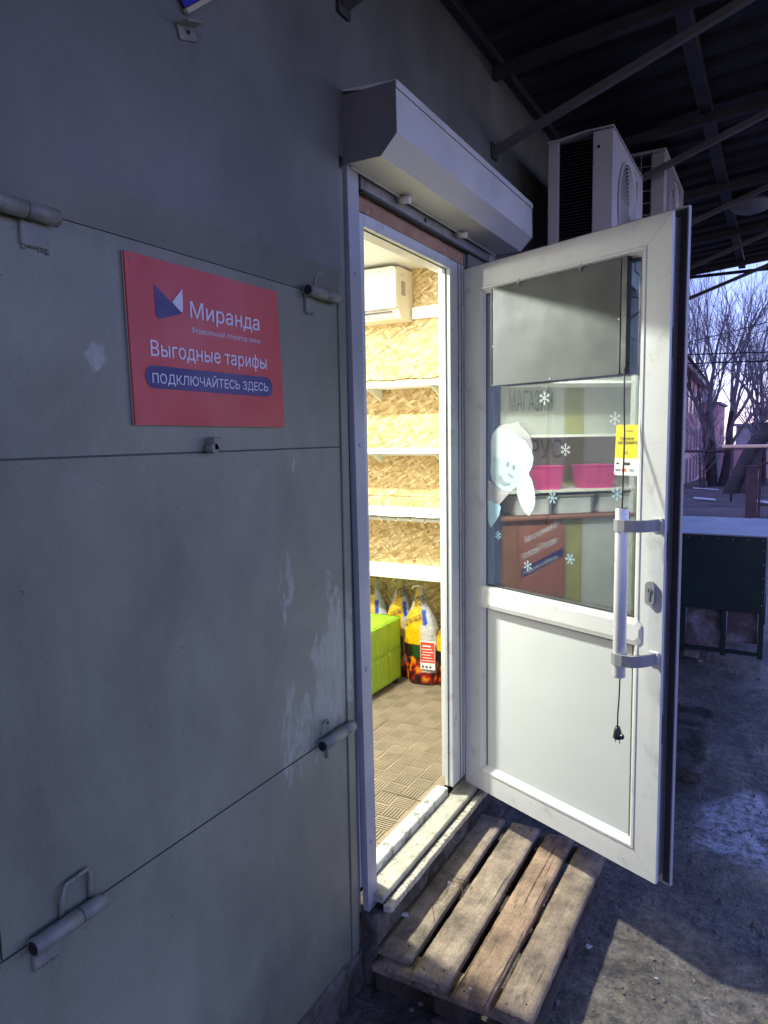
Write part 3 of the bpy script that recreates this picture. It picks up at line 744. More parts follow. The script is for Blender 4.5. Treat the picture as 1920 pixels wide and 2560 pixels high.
# pull handle
zt, zb = 1.183, .664
PH = bpy.data.objects.new('pull_handle', None); COL.objects.link(PH); PH.parent = DL
sx, sy = .766, -.080
G().tube([(sx, sy, zb), (sx, sy, zb + .003), (sx, sy, zt - .003), (sx, sy, zt)], [.0185, .0195, .0195, .0185], 28).obj('grip_bar', M['alu_handle'], PH, True)
g = G(); g.tube([(sx, sy, zt + .0002), (sx, sy, zt + .0008)], .0165, 20); g.obj('bar_end_rim', M['gasket'], PH, True)
for zc in (1.132, .722):
    g = G(); hh = .0175; outer = []; inner = []
    for i in range(9): a = R(90 + 22.5 * i); outer.append((sx + .0235 * math.cos(a), sy - .0235 * math.sin(a) * -1 if False else sy + .0235 * math.sin(a - math.pi) * 1))
    # band profile in x,y : wraps the bar then sweeps to the sash
    ptsb = [(sx - .0235, sy + .010), (sx - .0235, sy - .008), (sx - .016, sy - .019), (sx, sy - .0235), (sx + .022, sy - .021), (sx + .048, sy - .008), (sx + .066, sy + .018), (sx + .074, sy + .046), (sx + .0755, -.0005),
            (sx + .0685, -.0005), (sx + .066, sy + .050), (sx + .057, sy + .026), (sx + .040, sy + .004), (sx + .021, sy - .004), (sx + .0195, sy + .012), (sx + .010, sy + .0225), (sx - .012, sy + .022)]
    g.prism(ptsb, 'z', zc - hh, zc + hh); g.obj('bar_bracket', M['bracket'], PH, True)
    box('bracket_foot', M['pvc'], sx + .052, sx + .086, -.006, -.0004, zc - .022, zc + .022, PH, .002, True)
# lock escutcheon
LP = bpy.data.objects.new('lock_plate', None); COL.objects.link(LP); LP.parent = DL
lx, lz = .819, .9215
pts = [(lx + .0155 * math.cos(R(a)), lz + .022 + .0155 * math.sin(R(a))) for a in range(0, 181, 20)] + [(lx + .0155 * math.cos(R(a)), lz - .022 + .0155 * math.sin(R(a))) for a in range(180, 361, 20)]
G().prism(pts, 'y', -.012, 0.0).obj('escutcheon', M['bracket'], LP, True)
g = G(); g.tube([(lx, -.0122, lz + .010), (lx, -.0155, lz + .010)], .0082, 16); g.box(lx - .0045, lx + .0045, -.0145, -.0122, lz - .022, lz + .008, .0008); g.obj('lock_cylinder', M['steel'], LP, True)
g = G(); g.box(lx - .0012, lx + .0012, -.0160, -.0157, lz + .005, lz + .015); g.obj('key_slot', M['dark_hole'], LP, True)
# hinge knuckles of the door
for z in (.25, 1.80): G().tube([(-.004, -.006, z), (-.004, -.006, z + .09)], .0075, 12).obj('door_hinge', M['pvc'], DL, True)

# stickers on the glass (inner face, y just in front of the pane); z given from the ground -> minus leaf foot
ZF = .272
def shape(name, pts, mat, y, parent=DL, t=.0003):
    return G().prism([(p[0], p[1] - ZF) for p in pts], 'y', y, y + t).obj(name, mat, parent, True)
SN = bpy.data.objects.new('snowman_sticker', None); COL.objects.link(SN); SN.parent = DL
yb = .0172
shape('snowman_body', [(0.1033, 1.4401), (0.1348, 1.4243), (0.1691, 1.4191), (0.1773, 1.4097), (0.1692, 1.3791), (0.1487, 1.3523), (0.1279, 1.3291), (0.1133, 1.3438), (0.1062, 1.3841)], M['f_blue'], yb, SN)
shape('snowman_scarf', [(0.108, 1.5109), (0.1243, 1.5043), (0.152, 1.4855), (0.1893, 1.4699), (0.2225, 1.4668), (0.1994, 1.4458), (0.1691, 1.4191), (0.1348, 1.4243), (0.1085, 1.4401)], M['f_pink'], yb - .0005, SN)
shape('snowman_head', [(0.1243, 1.6118), (0.1278, 1.582), (0.1222, 1.5418), (0.1313, 1.5121), (0.152, 1.488), (0.1893, 1.4724), (0.2225, 1.4692), (0.2549, 1.4879), (0.2803, 1.5178), (0.2864, 1.5419), (0.2609, 1.57), (0.2088, 1.5931), (0.162, 1.5974)], M['f_white'], yb, SN)
def fur(pts, amp=.006, n=3):
    out = []
    for i in range(len(pts)):
        a = Vector(pts[i]); b_ = Vector(pts[(i + 1) % len(pts)]); d = b_ - a; nn = Vector((d.y, -d.x)).normalized()
        for k in range(n):
            p = a + d * (k / n); out.append(tuple(p)); q = a + d * ((k + .5) / n) - nn * amp * random.uniform(.6, 1.2); out.append(tuple(q))
    return out
hatfur = [(0.1312, 1.6119), (0.1298, 1.6516), (0.1381, 1.6837), (0.1619, 1.7005), (0.1953, 1.6951), (0.2346, 1.6872), (0.2667, 1.6678), (0.2982, 1.6511), (0.3231, 1.623), (0.3331, 1.595), (0.3266, 1.5667), (0.3114, 1.5427), (0.2927, 1.5421), (0.2609, 1.5676), (0.222, 1.5909), (0.1823, 1.5976), (0.1518, 1.5948)]
shape('snowman_cap', [(0.1429, 1.6885), (0.1619, 1.7078), (0.1952, 1.7168), (0.2344, 1.7174), (0.2537, 1.725), (0.2664, 1.7223), (0.2696, 1.7128), (0.2979, 1.6934), (0.3197, 1.6697), (0.3303, 1.6417), (0.3293, 1.6183), (0.3107, 1.6417), (0.2793, 1.6653), (0.2475, 1.6823), (0.2019, 1.6959), (0.1686, 1.7004)], M['f_pink'], yb - .0004, SN)
shape('snowman_fur_brim', fur(hatfur, .005), M['f_pale'], yb - .0009, SN)
shape('snowman_ear_flap', fur([(0.2864, 1.5419), (0.3083, 1.5426), (0.3271, 1.5149), (0.3396, 1.4778), (0.343, 1.4355), (0.3341, 1.4112), (0.3157, 1.3897), (0.2936, 1.4034), (0.2744, 1.431), (0.2615, 1.464), (0.2594, 1.4881)], .005), M['f_pale'], yb - .0009, SN)
for p in ([(0.2037, 1.5638), (0.2023, 1.5735), (0.2076, 1.581), (0.2142, 1.5816), (0.2181, 1.5763), (0.2168, 1.568), (0.2116, 1.5611)], [(0.2313, 1.5557), (0.2312, 1.5645), (0.2364, 1.5704), (0.2429, 1.5705), (0.2468, 1.5648), (0.2442, 1.5561), (0.2378, 1.5511)]):
    shape('snowman_eye', p, M['f_grey'], yb - .0015, SN)
shape('snowman_nose', [(0.209, 1.5395), (0.2189, 1.5389), (0.232, 1.5305), (0.2405, 1.5202), (0.2288, 1.5217), (0.2143, 1.529)], M['f_grey'], yb - .0015, SN)
shape('snowman_mouth', [(0.1635, 1.5233), (0.1723, 1.5325), (0.1811, 1.5263), (0.1892, 1.5119), (0.2025, 1.504), (0.221, 1.5034), (0.2224, 1.4971), (0.2026, 1.4913), (0.1791, 1.4942), (0.1635, 1.5059)], M['f_grey'], yb - .0015, SN)
def flake(cx, cz, r, mat, rot=0):
    g = G(); y = .0168
    for k in range(6):
        a = R(60 * k + rot); d = Vector((math.cos(a), math.sin(a))); nn = Vector((-d.y, d.x))
        def quad(p, q, wd):
            dd = (q - p).normalized(); m_ = Vector((-dd.y, dd.x)) * wd
            g.face([(cx + v.x, y, cz - ZF + v.y) for v in (p + m_, p - m_, q - m_, q + m_)])
        quad(d * r * .08, d * r, r * .05)
        for t in (.5, .75):
            for sg in (1, -1):
                quad(d * r * t, d * r * (t + .22) + nn * sg * r * .26 * (1.15 - t * .5), r * .045)
        quad(d * r * .25, Vector((math.cos(a + R(60)), math.sin(a + R(60)))) * r * .25, r * .05)
    g.obj('snowflake_sticker', mat, DL, True)
for (s, z, r, mt, ro) in ((.383, 1.802, .024, 'f_flake', 30), (.667, 1.724, .021, 'f_flake', 30), (.475, 1.625, .021, 'f_flake', 30), (.421, 1.459, .021, 'f_blue', 0), (.680, 1.487, .021, 'f_blue', 30), (.164, 1.302, .016, 'f_blue', 30), (.311, 1.206, .019, 'f_blue', 30), (.499, 1.255, .019, 'f_blue', 0)):
    flake(s, z, r, M[mt], ro)
PS = bpy.data.objects.new('payment_sticker', None); COL.objects.link(PS); PS.parent = DL
y = .0170
shape('sticker_top', [(.672, 1.7), (.6765, 1.7045), (.756, 1.7025), (.756, 1.599), (.669, 1.600)], M['yellow_st'], y, PS)
shape('sticker_bottom', [(.669, 1.600), (.756, 1.599), (.756, 1.546), (.672, 1.5465), (.6665, 1.551)], M['st_white'], y, PS)
Xv, Zv = (1, 0, 0), (0, 0, 1)
def st(body, s, wd, z0, z1, bold=0, mt='st_text'): text('sticker_print', body, M[mt], (s, y - .0003, -ZF), Xv, Zv, wd, z0, z1, PS, True, bold=bold)
st('T БАНК', .705, .028, 1.6815, 1.6865)
st('Платите', .688, .048, 1.655, 1.6665, .02); st('как нравится', .680, .074, 1.640, 1.6525, .02)
st(')))', .703, .012, 1.610, 1.623)
st('МИР', .673, .017, 1.559, 1.566, .02); st('VISA', .722, .017, 1.559, 1.566, .01)
for q, mt in ((.700, 'st_red'), (.7065, 'st_or')):
    shape('sticker_disc', [(q + .0055 * math.cos(R(a)), 1.5628 + .0055 * math.sin(R(a))) for a in range(0, 360, 30)], M[mt], y - .0005 + (q > .701) * .0002, PS)
shape('sticker_oval', [(.713 + (.0075 if abs(a - 180) > 90 else -.0075) + .0045 * math.cos(R(a)), 1.5825 + .0045 * math.sin(R(a))) for a in range(0, 360, 20)], M['st_text'], y - .0004, PS)
shape('sticker_oval', [(.680 + .0055 * math.cos(R(a)), 1.5835 + .0030 * math.sin(R(a))) for a in range(0, 360, 20)], M['st_text'], y - .0004, PS)

# ---------------------------------------------------------------- LED sign hung inside the glass
Mdoor = Matrix.Translation((0.0, 2.575, .272)) @ Matrix.Rotation(R(-24.08), 4, 'Z')
LS = empty('hanging_light_box', Mdoor @ Vector((.163, -.02, 1.585)), 'flat zinc-backed light box hanging inside the upper door glass', 'light box', R(-24.08))
LS_o = Vector((.163, -.02, 1.585))
lw, lh = .539, .344
g = G(); g.box(0, lw, .004, .006, 0, lh, .0008); g.box(0, lw, .0, .004, -.001, .004, .0006); g.box(-.0015, .002, .0, .008, 0, lh, .0005); g.obj('back_plate', M['led_back'], LS, True)
box('front_frame', M['black'], -.001, lw + .020, .0065, .030, .0, lh + .004, LS, .001, True)
for (a, b_) in ((.005, .14), (lw - .005, .165), (.27, .006)): G().tube([(a, .004, b_), (a, .0025, b_)], .0022, 8).obj('plate_screw', M['screw'], LS, True)
for a in (.134, .395):
    g = G(); g.tube([(a, .002, lh - .012), (a - .004, -.004, lh - .004), (a + .003, -.006, lh + .006), (a + .001, .0, lh + .014)], .0014, 6); g.tube([(a - .006, -.002, lh), (a + .007, -.002, lh + .001)], .0022, 8)
    g.obj('hook', M['silver'], LS, True)
CB = empty('power_cable', Mdoor @ Vector((.766, -.08, .45)), 'black power cable threaded through the pull bar with a plug dangling below', 'cable', R(-24.08))
CB_o = Vector((.766, -.08, .45))
def cb(pts): return [Vector(p) - CB_o for p in pts]
G().tube(cb([(.722, .005, 1.62), (.722, -.018, 1.60), (.726, -.022, 1.50), (.735, -.03, 1.40), (.75, -.055, 1.28), (.764, -.077, 1.19), (.766, -.08, 1.17)]), .0024, 8).obj('cord', M['cable'], CB, True)
G().tube(cb([(.770, -.080, .67), (.767, -.078, .60), (.764, -.079, .54), (.765, -.08, .503)]), .0022, 8).obj('cord', M['cable'], CB, True)
g = G(); q = cb([(.765, -.08, .505)])[0]
g.tube([q, q + Vector((0, 0, -.008)), q + Vector((0, 0, -.010)), q + Vector((.001, 0, -.034)), q + Vector((.001, 0, -.038))], [.007, .009, .0105, .0145, .0135], 12)
g.box(q.x + .006, q.x + .022, q.y - .006, q.y + .006, q.z - .036, q.z - .020, .003)
g.obj('plug', M['black'], CB, True)
g = G()
for dx in (-.007, .008): g.tube([q + Vector((dx, 0, -.038)), q + Vector((dx, 0, -.052))], .0019, 6)
g.obj('plug_pins', M['silver'], CB, True)

# ================================================================ SHOP INTERIOR
FL = struct_empty('shop_floor', (-.5, 2.5, .2))
box('floor_base', M['under_floor'], -3.2, -.071, -1.0, 3.78, .20, .232, FL, 0)
TS = .3245; dx = TS / 4
def make_tile(nc=4):
    g = G(); g.box(-TS / 2 + .001, (TS / 2 - .001) if nc == 4 else .0435, -TS / 2 + .001, TS / 2 - .001, 0, .0225)
    for i in range(nc):
        for j in range(4):
            cx = -TS / 2 + dx * (i + .5); cy = -TS / 2 + dx * (j + .5); h = dx / 2 - .0028
            for k in range(6):
                a = -h + 2 * h * (k / 6); b_ = a + 2 * h / 6 * .56
                if (i + j) % 2: g.box(cx + a, cx + b_, cy - h, cy + h, .0225, .0262)
                else: g.box(cx - h, cx + h, cy + a, cy + b_, .0225, .0262)
    return g
T0 = None; TC = None
for i in range(7):
    for j in range(8):
        x = -.2785 + TS / 2 - TS * i; yv = 2.693 + TS / 2 + TS * (j - 4)
        if yv > 3.78: continue
        x1 = x
        if i == 0:
            if yv < 1.5: continue
            if TC is None: TC = make_tile(2).obj('floor_tile', M['tile'], None); o = TC
            else: o = TC.copy(); COL.objects.link(o)
        elif T0 is None: T0 = make_tile().obj('floor_tile', M['tile'], None); o = T0
        else: o = T0.copy(); COL.objects.link(o)
        o.parent = FL; o.location = Vector((x1 + random.uniform(-.0012, .0012), yv + random.uniform(-.0012, .0012), .2325 + random.uniform(0, .002) + (.004 if (i + j) % 3 == 0 else 0))) - wloc(FL)
        o.rotation_euler = (random.uniform(-.003, .003), random.uniform(-.003, .003), R(180) * (j % 2) * (i > 0))
OW = struct_empty('back_wall', (-1.5, 3.75, .2))
for a, b_, c, d in ((-2.6, -.09, .232, 1.32), (-2.6, -.09, 1.323, 2.66)):
    box('strand_board', M['osb'], a, b_, 3.75, 3.765, c, d, OW, .0005)
box('wall_backing', M['inner_wall'], -2.7, -.09, 3.766, 3.85, .2, 2.75, OW, 0)
CE = struct_empty('shop_ceiling', (-1.5, 2, 2.63))
for i in range(10): box('ceiling_panel', M['ceiling'], -2.7, -.0905, -.6 + i * .45, -.6 + i * .45 + .445, 2.628, 2.640, CE, .003)
box('ceiling_backing', M['inner_wall'], -2.7, -.0905, -1.0, 3.84, 2.6405, 2.70, CE, 0)
box('side_wall', M['inner_wall'], -2.75, -2.70, -1.0, 3.85, .2, 2.70).__setitem__('kind', 'structure')
box('end_wall', M['inner_wall'], -2.70, -.091, -1.05, -1.0, .2, 2.70).__setitem__('kind', 'structure')
box('front_wall_lining', M['inner_wall'], -.0995, -.0905, -1.0, 1.73, .235, 2.627).__setitem__('kind', 'structure')
box('front_wall_lining', M['inner_wall'], -.0995, -.0905, 2.60, 3.74, .235, 2.627).__setitem__('kind', 'structure')

# wall shelves
SH = empty('wall_shelving', (-1.2, 3.6, .88), 'white shelves fixed along the chipboard back wall inside the shop', 'shelf')
for i, (zt, lab) in enumerate(((1.972, 'upper'), (1.610, ''), (1.262, ''), (.915, ''))):
    s_ = box('shelf_board', M['shelf'], -2.4, -.12, 3.455, 3.745, zt - .018, zt, SH, .001)
    box('shelf_lip', M['shelf_edge'], -2.4, -.12, 3.447, 3.4545, zt - .026, zt + .002, SH, .001)
box('wall_batten', M['shelf'], -2.4, -.12, 3.728, 3.7495, 1.175, 1.192, SH, .001)
box('wall_batten', M['shelf'], -2.4, -.12, 3.728, 3.7495, 1.565, 1.582, SH, .001)
for xx in (-1.02, -.62):
    for zt in (1.972, 1.610, 1.262, .915): G().prism([(3.749, zt - .020), (3.749, zt - .085), (3.740, zt - .085), (3.60, zt - .026), (3.60, zt - .020)], 'x', xx - .006, xx + .006).obj('shelf_bracket', M['shelf_edge'], SH)
# fairy lights
def fairy(z, amp, hang, label):
    t = empty('fairy_lights', (-1.2, 3.44, z), label, 'string lights', group='string lights on the shop shelves')
    pts = []; n = 60
    for i in range(n + 1):
        x = -2.0 + 1.8 * i / n; pts.append((x, 3.441 + .002 * math.sin(i * 2.1), z + amp * math.sin(i * .9) + amp * .6 * math.sin(i * 2.3)))
    G().tube(pts, .0026, 5).obj('light_wire', M['cable'], t)
    for i in range(2, n, 3):
        p = Vector(pts[i]); L = hang * random.uniform(.6, 1.2)
        G().tube([p, p + Vector((random.uniform(-.004, .006), 0, -L))], .0017, 5).obj('light_stem', M['cable'], t)
        G().tube([p + Vector((0, 0, -L)), p + Vector((0, 0, -L - .006))], .002, 5).obj('light_bulb', M['bulb'], t)
    return t
fairy(1.983, .003, .012, 'dark string lights laid along the upper shelf beneath the indoor unit')
fairy(1.235, .0025, .020, 'dark string lights hanging from the lip of the third shelf')

# indoor AC
AI = empty('indoor_air_conditioner', (-1.2, 3.75, 2.35), 'white wall air conditioner above the shelves inside the shop', 'air conditioner')
g = G(); g.prism([(3.749, 2.335), (3.749, 2.612), (3.575, 2.612), (3.560, 2.60), (3.562, 2.40), (3.60, 2.335)], 'x', -1.60, -.805); g.obj('unit_body', M['ac_side'], AI)
def rounded(y0, y1, z0, z1, r):
    o = []
    for cx, cz, a0 in ((y1 - r, z1 - r, 0), (y0 + r, z1 - r, 90), (y0 + r, z0 + r, 180), (y1 - r, z0 + r, 270)):
        for k in range(5): a = R(a0 + 22.5 * k); o.append((cx + r * math.cos(a), cz + r * math.sin(a)))
    return o
G().prism(rounded(-1.605, -.802, 2.385, 2.607, .018), 'y', 3.535, 3.561).obj('front_cover', M['ac_in'], AI)
box('air_flap', M['ac_in'], -1.56, -.84, 3.568, 3.60, 2.348, 2.358, AI, .002)
box('vent_slot', M['black'], -1.56, -.84, 3.556, 3.566, 2.366, 2.371, AI, 0)
box('rating_label', M['grey_label'], -.8048, -.8030, 3.61, 3.655, 2.462, 2.540, AI, 0)
G().tube([(-.8048, 3.62, 2.572), (-.8035, 3.62, 2.572)], .006, 10).obj('side_screw', M['grey_label'], AI)
box('cable_duct', M['ac_in'], -.800, -.12, 3.722, 3.7495, 2.345, 2.412).name = 'cable_duct'
tag(bpy.data.objects['cable_duct'], 'white plastic duct running right from the indoor air conditioner', 'cable duct')

# lime ottoman
OT = empty('ottoman', (-1.02, 3.32, .26), 'tufted lime green leatherette pouffe on dark feet inside the doorway', 'ottoman')
g = G(); X0, X1, Y0, Y1, ZA, ZB = -1.235, -.802, 3.115, 3.548, .285, .648
NU = 36
def cushion(face):
    vs = []
    for j in range(NU + 1):
        row = []
        for i in range(NU + 1):
            u_, v_ = i / NU, j / NU
            e = min(u_, 1 - u_, v_, 1 - v_)
            edge = (1 - min(1, e / .05)) ** 2 * .010
            # diamond tufting
            a = (u_ * 3 + v_ * 2); b2 = (u_ * 3 - v_ * 2)
            dx_ = abs((u_ * 3) % 1 - .5); dz_ = abs((v_ * 2) % 1 - .5)
            crease = .008 * math.exp(-((.5 - dz_) / .035) ** 2) + .006 * math.exp(-((.5 - dx_) / .03) ** 2)
            btn = .016 * math.exp(-(((.5 - dx_) / .06) ** 2 + ((.5 - dz_) / .07) ** 2))
            d = (crease + btn) if face != 't' else .003 * noise.noise(Vector((u_ * 4, v_ * 4, 1)))
            d += .002 * noise.noise(Vector((u_ * 7, v_ * 7, 4)))
            d = (d if e > .001 else 0) + edge
            if face == 'x': p = (X1 - d, Y0 + (Y1 - Y0) * u_, ZA + (ZB - ZA) * v_)
            elif face == 'x0': p = (X0 + d, Y0 + (Y1 - Y0) * u_, ZA + (ZB - ZA) * v_)
            elif face == 'y': p = (X0 + (X1 - X0) * u_, Y0 + d, ZA + (ZB - ZA) * v_)
            elif face == 'y1': p = (X0 + (X1 - X0) * u_, Y1 - d, ZA + (ZB - ZA) * v_)
            else: p = (X0 + (X1 - X0) * u_, Y0 + (Y1 - Y0) * v_, ZB - d)
            row.append(g.bm.verts.new(p))
        vs.append(row)
    for j in range(NU):
        for i in range(NU): f = g.bm.faces.new([vs[j][i], vs[j][i + 1], vs[j + 1][i + 1], vs[j + 1][i]]); f.smooth = True
for fc in ('x', 'x0', 'y', 'y1', 't'): cushion(fc)
g.obj('upholstery', M['lime'], OT)
seamp = []
for i in range(21):
    t_ = i / 20; seamp.append((X1 - .006, Y0 + .01 + (Y1 - Y0 - .02) * t_, ZB - .007))
G().tube(seamp, .0022, 6).obj('piping', M['lime'], OT)
for x in (X0 + .04, X1 - .03):
    for yv in (Y0 + .04, Y1 - .03): G().tube([(x, yv, .256), (x, yv, .287)], .018, 10).obj('foot', M['black'], OT)

# charcoal sacks
def sack(x, yv, h, wd, rz, label, seed, neck=.2):
    t = empty('charcoal_sack', (x, yv, .26), label, 'sack', rz, 'printed charcoal sacks under the lowest shelf')
    rnd = random.Random(seed); bm = bmesh.new(); nu, nv = 56, 60; lay = bm.loops.layers.color.new('Col'); vs = []; cols = {}
    for j in range(nv + 1):
        v = j / nv; z = h * v
        if v < .06: k = .80 + v / .06 * .2
        elif v < .55: k = 1.0 - .04 * abs(v - .3)
        else:
            q = (v - .55) / .45; k = .99 - (.99 - neck) * (q * q * (3 - 2 * q)) ** .9
        row = []
        for i in range(nu):
            a = 2 * math.pi * i / nu; ca, sa = math.cos(a), math.sin(a)
            rx = wd / 2 * k; ry = wd * .30 * (k * .8 + .2 * k * k)
            ex = abs(ca) ** .75 * (1 if ca > 0 else -1); ey = abs(sa) ** .75 * (1 if sa > 0 else -1)
            nz = noise.noise(Vector((ca * 2.2 + seed, sa * 2.2, z * 9))) * .010 + noise.noise(Vector((ca * 5, sa * 5 + seed, z * 22))) * .0045
            fold = .006 * math.sin(a * 6 + z * 16 + seed) * max(0, v - .5) * 2
            rr = 1 + (nz + fold) / (wd * .5)
            row.append(bm.verts.new((ex * rx * rr + .02 * math.sin(v * 3 + seed) * v, ey * ry * rr, z)))
            # print: face coordinate across the visible side (sa<0 faces the door)
            fu = ex if sa < .2 else (1.2 if ex > 0 else -1.2)
            s_ = fu + (v - .5) * -.9
            if v < .30 and not (v < .28 and fu > .1 and v > .14):
                n_ = noise.noise(Vector((fu * 5, v * 9, seed))) + noise.noise(Vector((fu * 12, v * 22, seed + 3))) * .5 + (v - .16) * 1.4
                c = (.16, .02, .025) if n_ < -.12 else ((.50, .04, .02) if n_ < .12 else ((.80, .22, .02) if n_ < .28 else (.85, .50, .06)))
                if v > .22 and fu < .1 and n_ < .1: c = (.10, .09, .05)
            elif fu > .05 and v < .62: c = (.70, .70, .68)
            elif v < .42: c = (.09, .25, .07) if fu > -.45 else (.10, .07, .05)
            elif s_ > .40 and v < .78: c = (.66, .66, .66)
            elif s_ > .08: c = (.06, .25, .62)
            elif s_ > -1.15: c = (.85, .66, .02)
            else: c = (.55, .56, .60)
            if v >= .78: c = (.80, .62, .02) if -.7 < fu < .3 else (.62, .62, .64)
            cols[(j, i)] = c
        vs.append(row)
    for j in range(nv):
        for i in range(nu):
            f = bm.faces.new([vs[j][i], vs[j][(i + 1) % nu], vs[j + 1][(i + 1) % nu], vs[j + 1][i]]); f.smooth = True
            for lp, kk in zip(f.loops, ((j, i), (j, (i + 1) % nu), (j + 1, (i + 1) % nu), (j + 1, i))): lp[lay] = (*cols[kk], 1)
    bm.faces.new(vs[0][::-1]); bm.faces.new(vs[-1])
    g = G(); g.bm.free(); g.bm = bm; g.obj('sack_body', M['bag'], t, True)
    # red and white instruction label
    fy = -wd * .305
    def lab(x0, x1, z0, z1, m_, dy): G().box(x0, x1, fy - dy - .001, fy - dy, z0, z1).obj('sack_label', m_, t, True)
    lab(.004, wd * .44, .10, .265, M['bag_white'], .004)
    lab(.006, wd * .43, .14, .258, M['st_red'], .0052)
    for k in range(6): lab(.012 + (k % 2) * .006, wd * .40 - (k % 3) * .008, .150 + k * .0165, .1535 + k * .0165 + (k == 5) * .004, M['bag_white'], .0064)
    for k in range(3): lab(.014 + k * .022, .024 + k * .022, .110, .122, M['st_text'], .0064)
    text('sack_print', 'УГОЛЬ', M['st_text'], (-wd * .20, -wd * .175, 0), (1, 0, .35), (0, 0, 1), wd * .34, h * .80, h * .90, t, True, bold=.03)
    text('sack_print', 'ДЛЯ ГРИЛЯ', M['st_text'], (-wd * .42, -wd * .285, 0), (1, 0, .45), (0, 0, 1), wd * .5, h * .60, h * .67, t, True, bold=.02)
    # torn white tie
    G().tube([(.0, -.01, h - .004), (-.02, -.02, h + .012), (-.05, -.02, h + .004), (-.06, -.015, h - .012)], [.004, .005, .007, .004], 6).obj('sack_tie', M['bag_white'], t, True)
    return t
sack(-.682, 3.590, .56, .205, R(8), 'charcoal sack with red label standing whole right of the green pouffe', 2.0)
sack(-.495, 3.600, .50, .20, R(4), 'charcoal sack partly cut off by the door frame right of the first', 5.0)
sack(-.845, 3.655, .585, .17, R(25), 'narrow yellow charcoal sack squeezed behind the corner of the green pouffe', 9.0)
sack(-1.06, 3.66, .57, .20, R(10), 'yellow charcoal sack whose top shows above the green pouffe', 12.0)

# lit lamps inside the shop that throw light through the doorway
for k, (CLX, CLY, CLZ) in enumerate(((-.88, 2.06, 2.628), (-1.55, 1.20, 2.40), (-1.15, 2.95, 2.628))):
    CL = empty(('ceiling_lamp', 'added_pendant_lamp', 'ceiling_lamp')[k], (CLX, CLY, CLZ), ('lit round ceiling lamp inside the shop facing the doorway', 'lit lamp deepest to the left inside the shop, added as an unseen low pendant to brighten the door', 'lit round ceiling lamp nearest the shelves inside the shop')[k], 'lamp', group='lamps in the shop')
    G().tube([(CLX, CLY, CLZ - .016), (CLX, CLY, CLZ)], .11, 28).obj('lamp_base', M['ac_in'], CL)
    G().tube([(CLX, CLY, CLZ - .030), (CLX, CLY, CLZ - .0165)], [.085, .10], 28).obj('lamp_diffuser', M['lamp_on'], CL)
    if k == 1: G().tube([(CLX, CLY, CLZ + .001), (CLX, CLY, 2.628)], .004, 6).obj('added_lamp_cord', M['cable'], CL)  # low hang and cord added so this light reaches the upper door
    ld = bpy.data.lights.new('lamp_light', 'AREA' if k != 1 else 'POINT')
    if k != 1: ld.shape = 'DISK'; ld.size = (.15, .30, .25)[k]
    else: ld.shadow_soft_size = .09
    ld.energy = LAMP_W[k]; ld.color = (.98, 1, .90)
    lo = bpy.data.objects.new('lamp_light', ld); COL.objects.link(lo); lo.parent = CL; lo.location = (0, 0, -.034 if k != 1 else -.13)

# goods on the far side of the shop (they show as reflections in the door glass)
RK = empty('display_rack', (-2.0, .8, .26), 'pale display rack with white shelves mirrored in the door glass', 'rack')
for z in (2.05, 1.672, 1.28): box('rack_shelf', M['shelf'], -2.42, -2.0, .25, 2.9, z - .02, z, RK, .002)
box('rack_back', M['inner_wall'], -2.45, -2.425, .25, 2.9, .26, 2.35, RK, .002)
box('rack_panel', M['olive'], -2.4245, -2.419, .783, .947, .27, 2.35, RK, .001)
box('rack_upright', M['ac_in'], -2.03, -2.003, .60, .625, .27, 2.2, RK, .002)
text('window_letters', 'МАГАЗИН', M['letter_grey'], (-2.42, 1.404, 0), (0, -1, 0), Z_, .36, 1.85, 2.01, RK, bold=.0)
text('window_letters', 'ТРУС', M['letter_grey'], (-2.42, 1.33, 0), (0, -1, 0), Z_, .37, 1.49, 1.64, RK, bold=.01)
CN = empty('brown_cabinet', (-2.1, 1.0, .26), 'red-brown cabinet under the rack mirrored in the door glass', 'cabinet')
box('cabinet_body', M['brown'], -2.42, -2.02, 1.16, 1.62, .262, 1.07, CN, .004); box('cabinet_top', M['brown'], -2.44, -1.99, .27, 1.66, 1.07, 1.095, CN, .004)
box('cabinet_end', M['olive'], -2.40, -2.03, 1.00, 1.155, .262, 1.069, CN, .003)
box('cabinet_door', M['clear_bin'], -2.05, -2.03, .62, .995, .28, 1.069, CN, .003); box('cabinet_door', M['clear_bin'], -2.05, -2.03, .22, .615, .28, 1.069, CN, .003)
for yv in (1.29, .875):
    tb = empty('pink_bin', (-2.1, yv, 1.28), 'pink bin mirrored in the door glass, %s on its rack shelf' % ('left of the pair' if yv > 1 else 'right of the pair'), 'bin', group='pink bins on the rack')
    g = G(); k = .13
    A = [g.bm.verts.new((-2.1 + a * .07, yv + b_ * (k - .015), 1.2805)) for a, b_ in ((-1, -1), (1, -1), (1, 1), (-1, 1))]; Bv = [g.bm.verts.new((-2.1 + a * .085, yv + b_ * k, 1.44)) for a, b_ in ((-1, -1), (1, -1), (1, 1), (-1, 1))]
    g.bm.faces.new(A[::-1]); 
    for i in range(4): g.bm.faces.new([A[i], A[(i + 1) % 4], Bv[(i + 1) % 4], Bv[i]])
    g.obj('bin_body', M['pink'], tb); box('bin_rim', M['pink'], -2.19, -2.01, yv - k - .005, yv + k + .005, 1.44, 1.452, tb, .002)
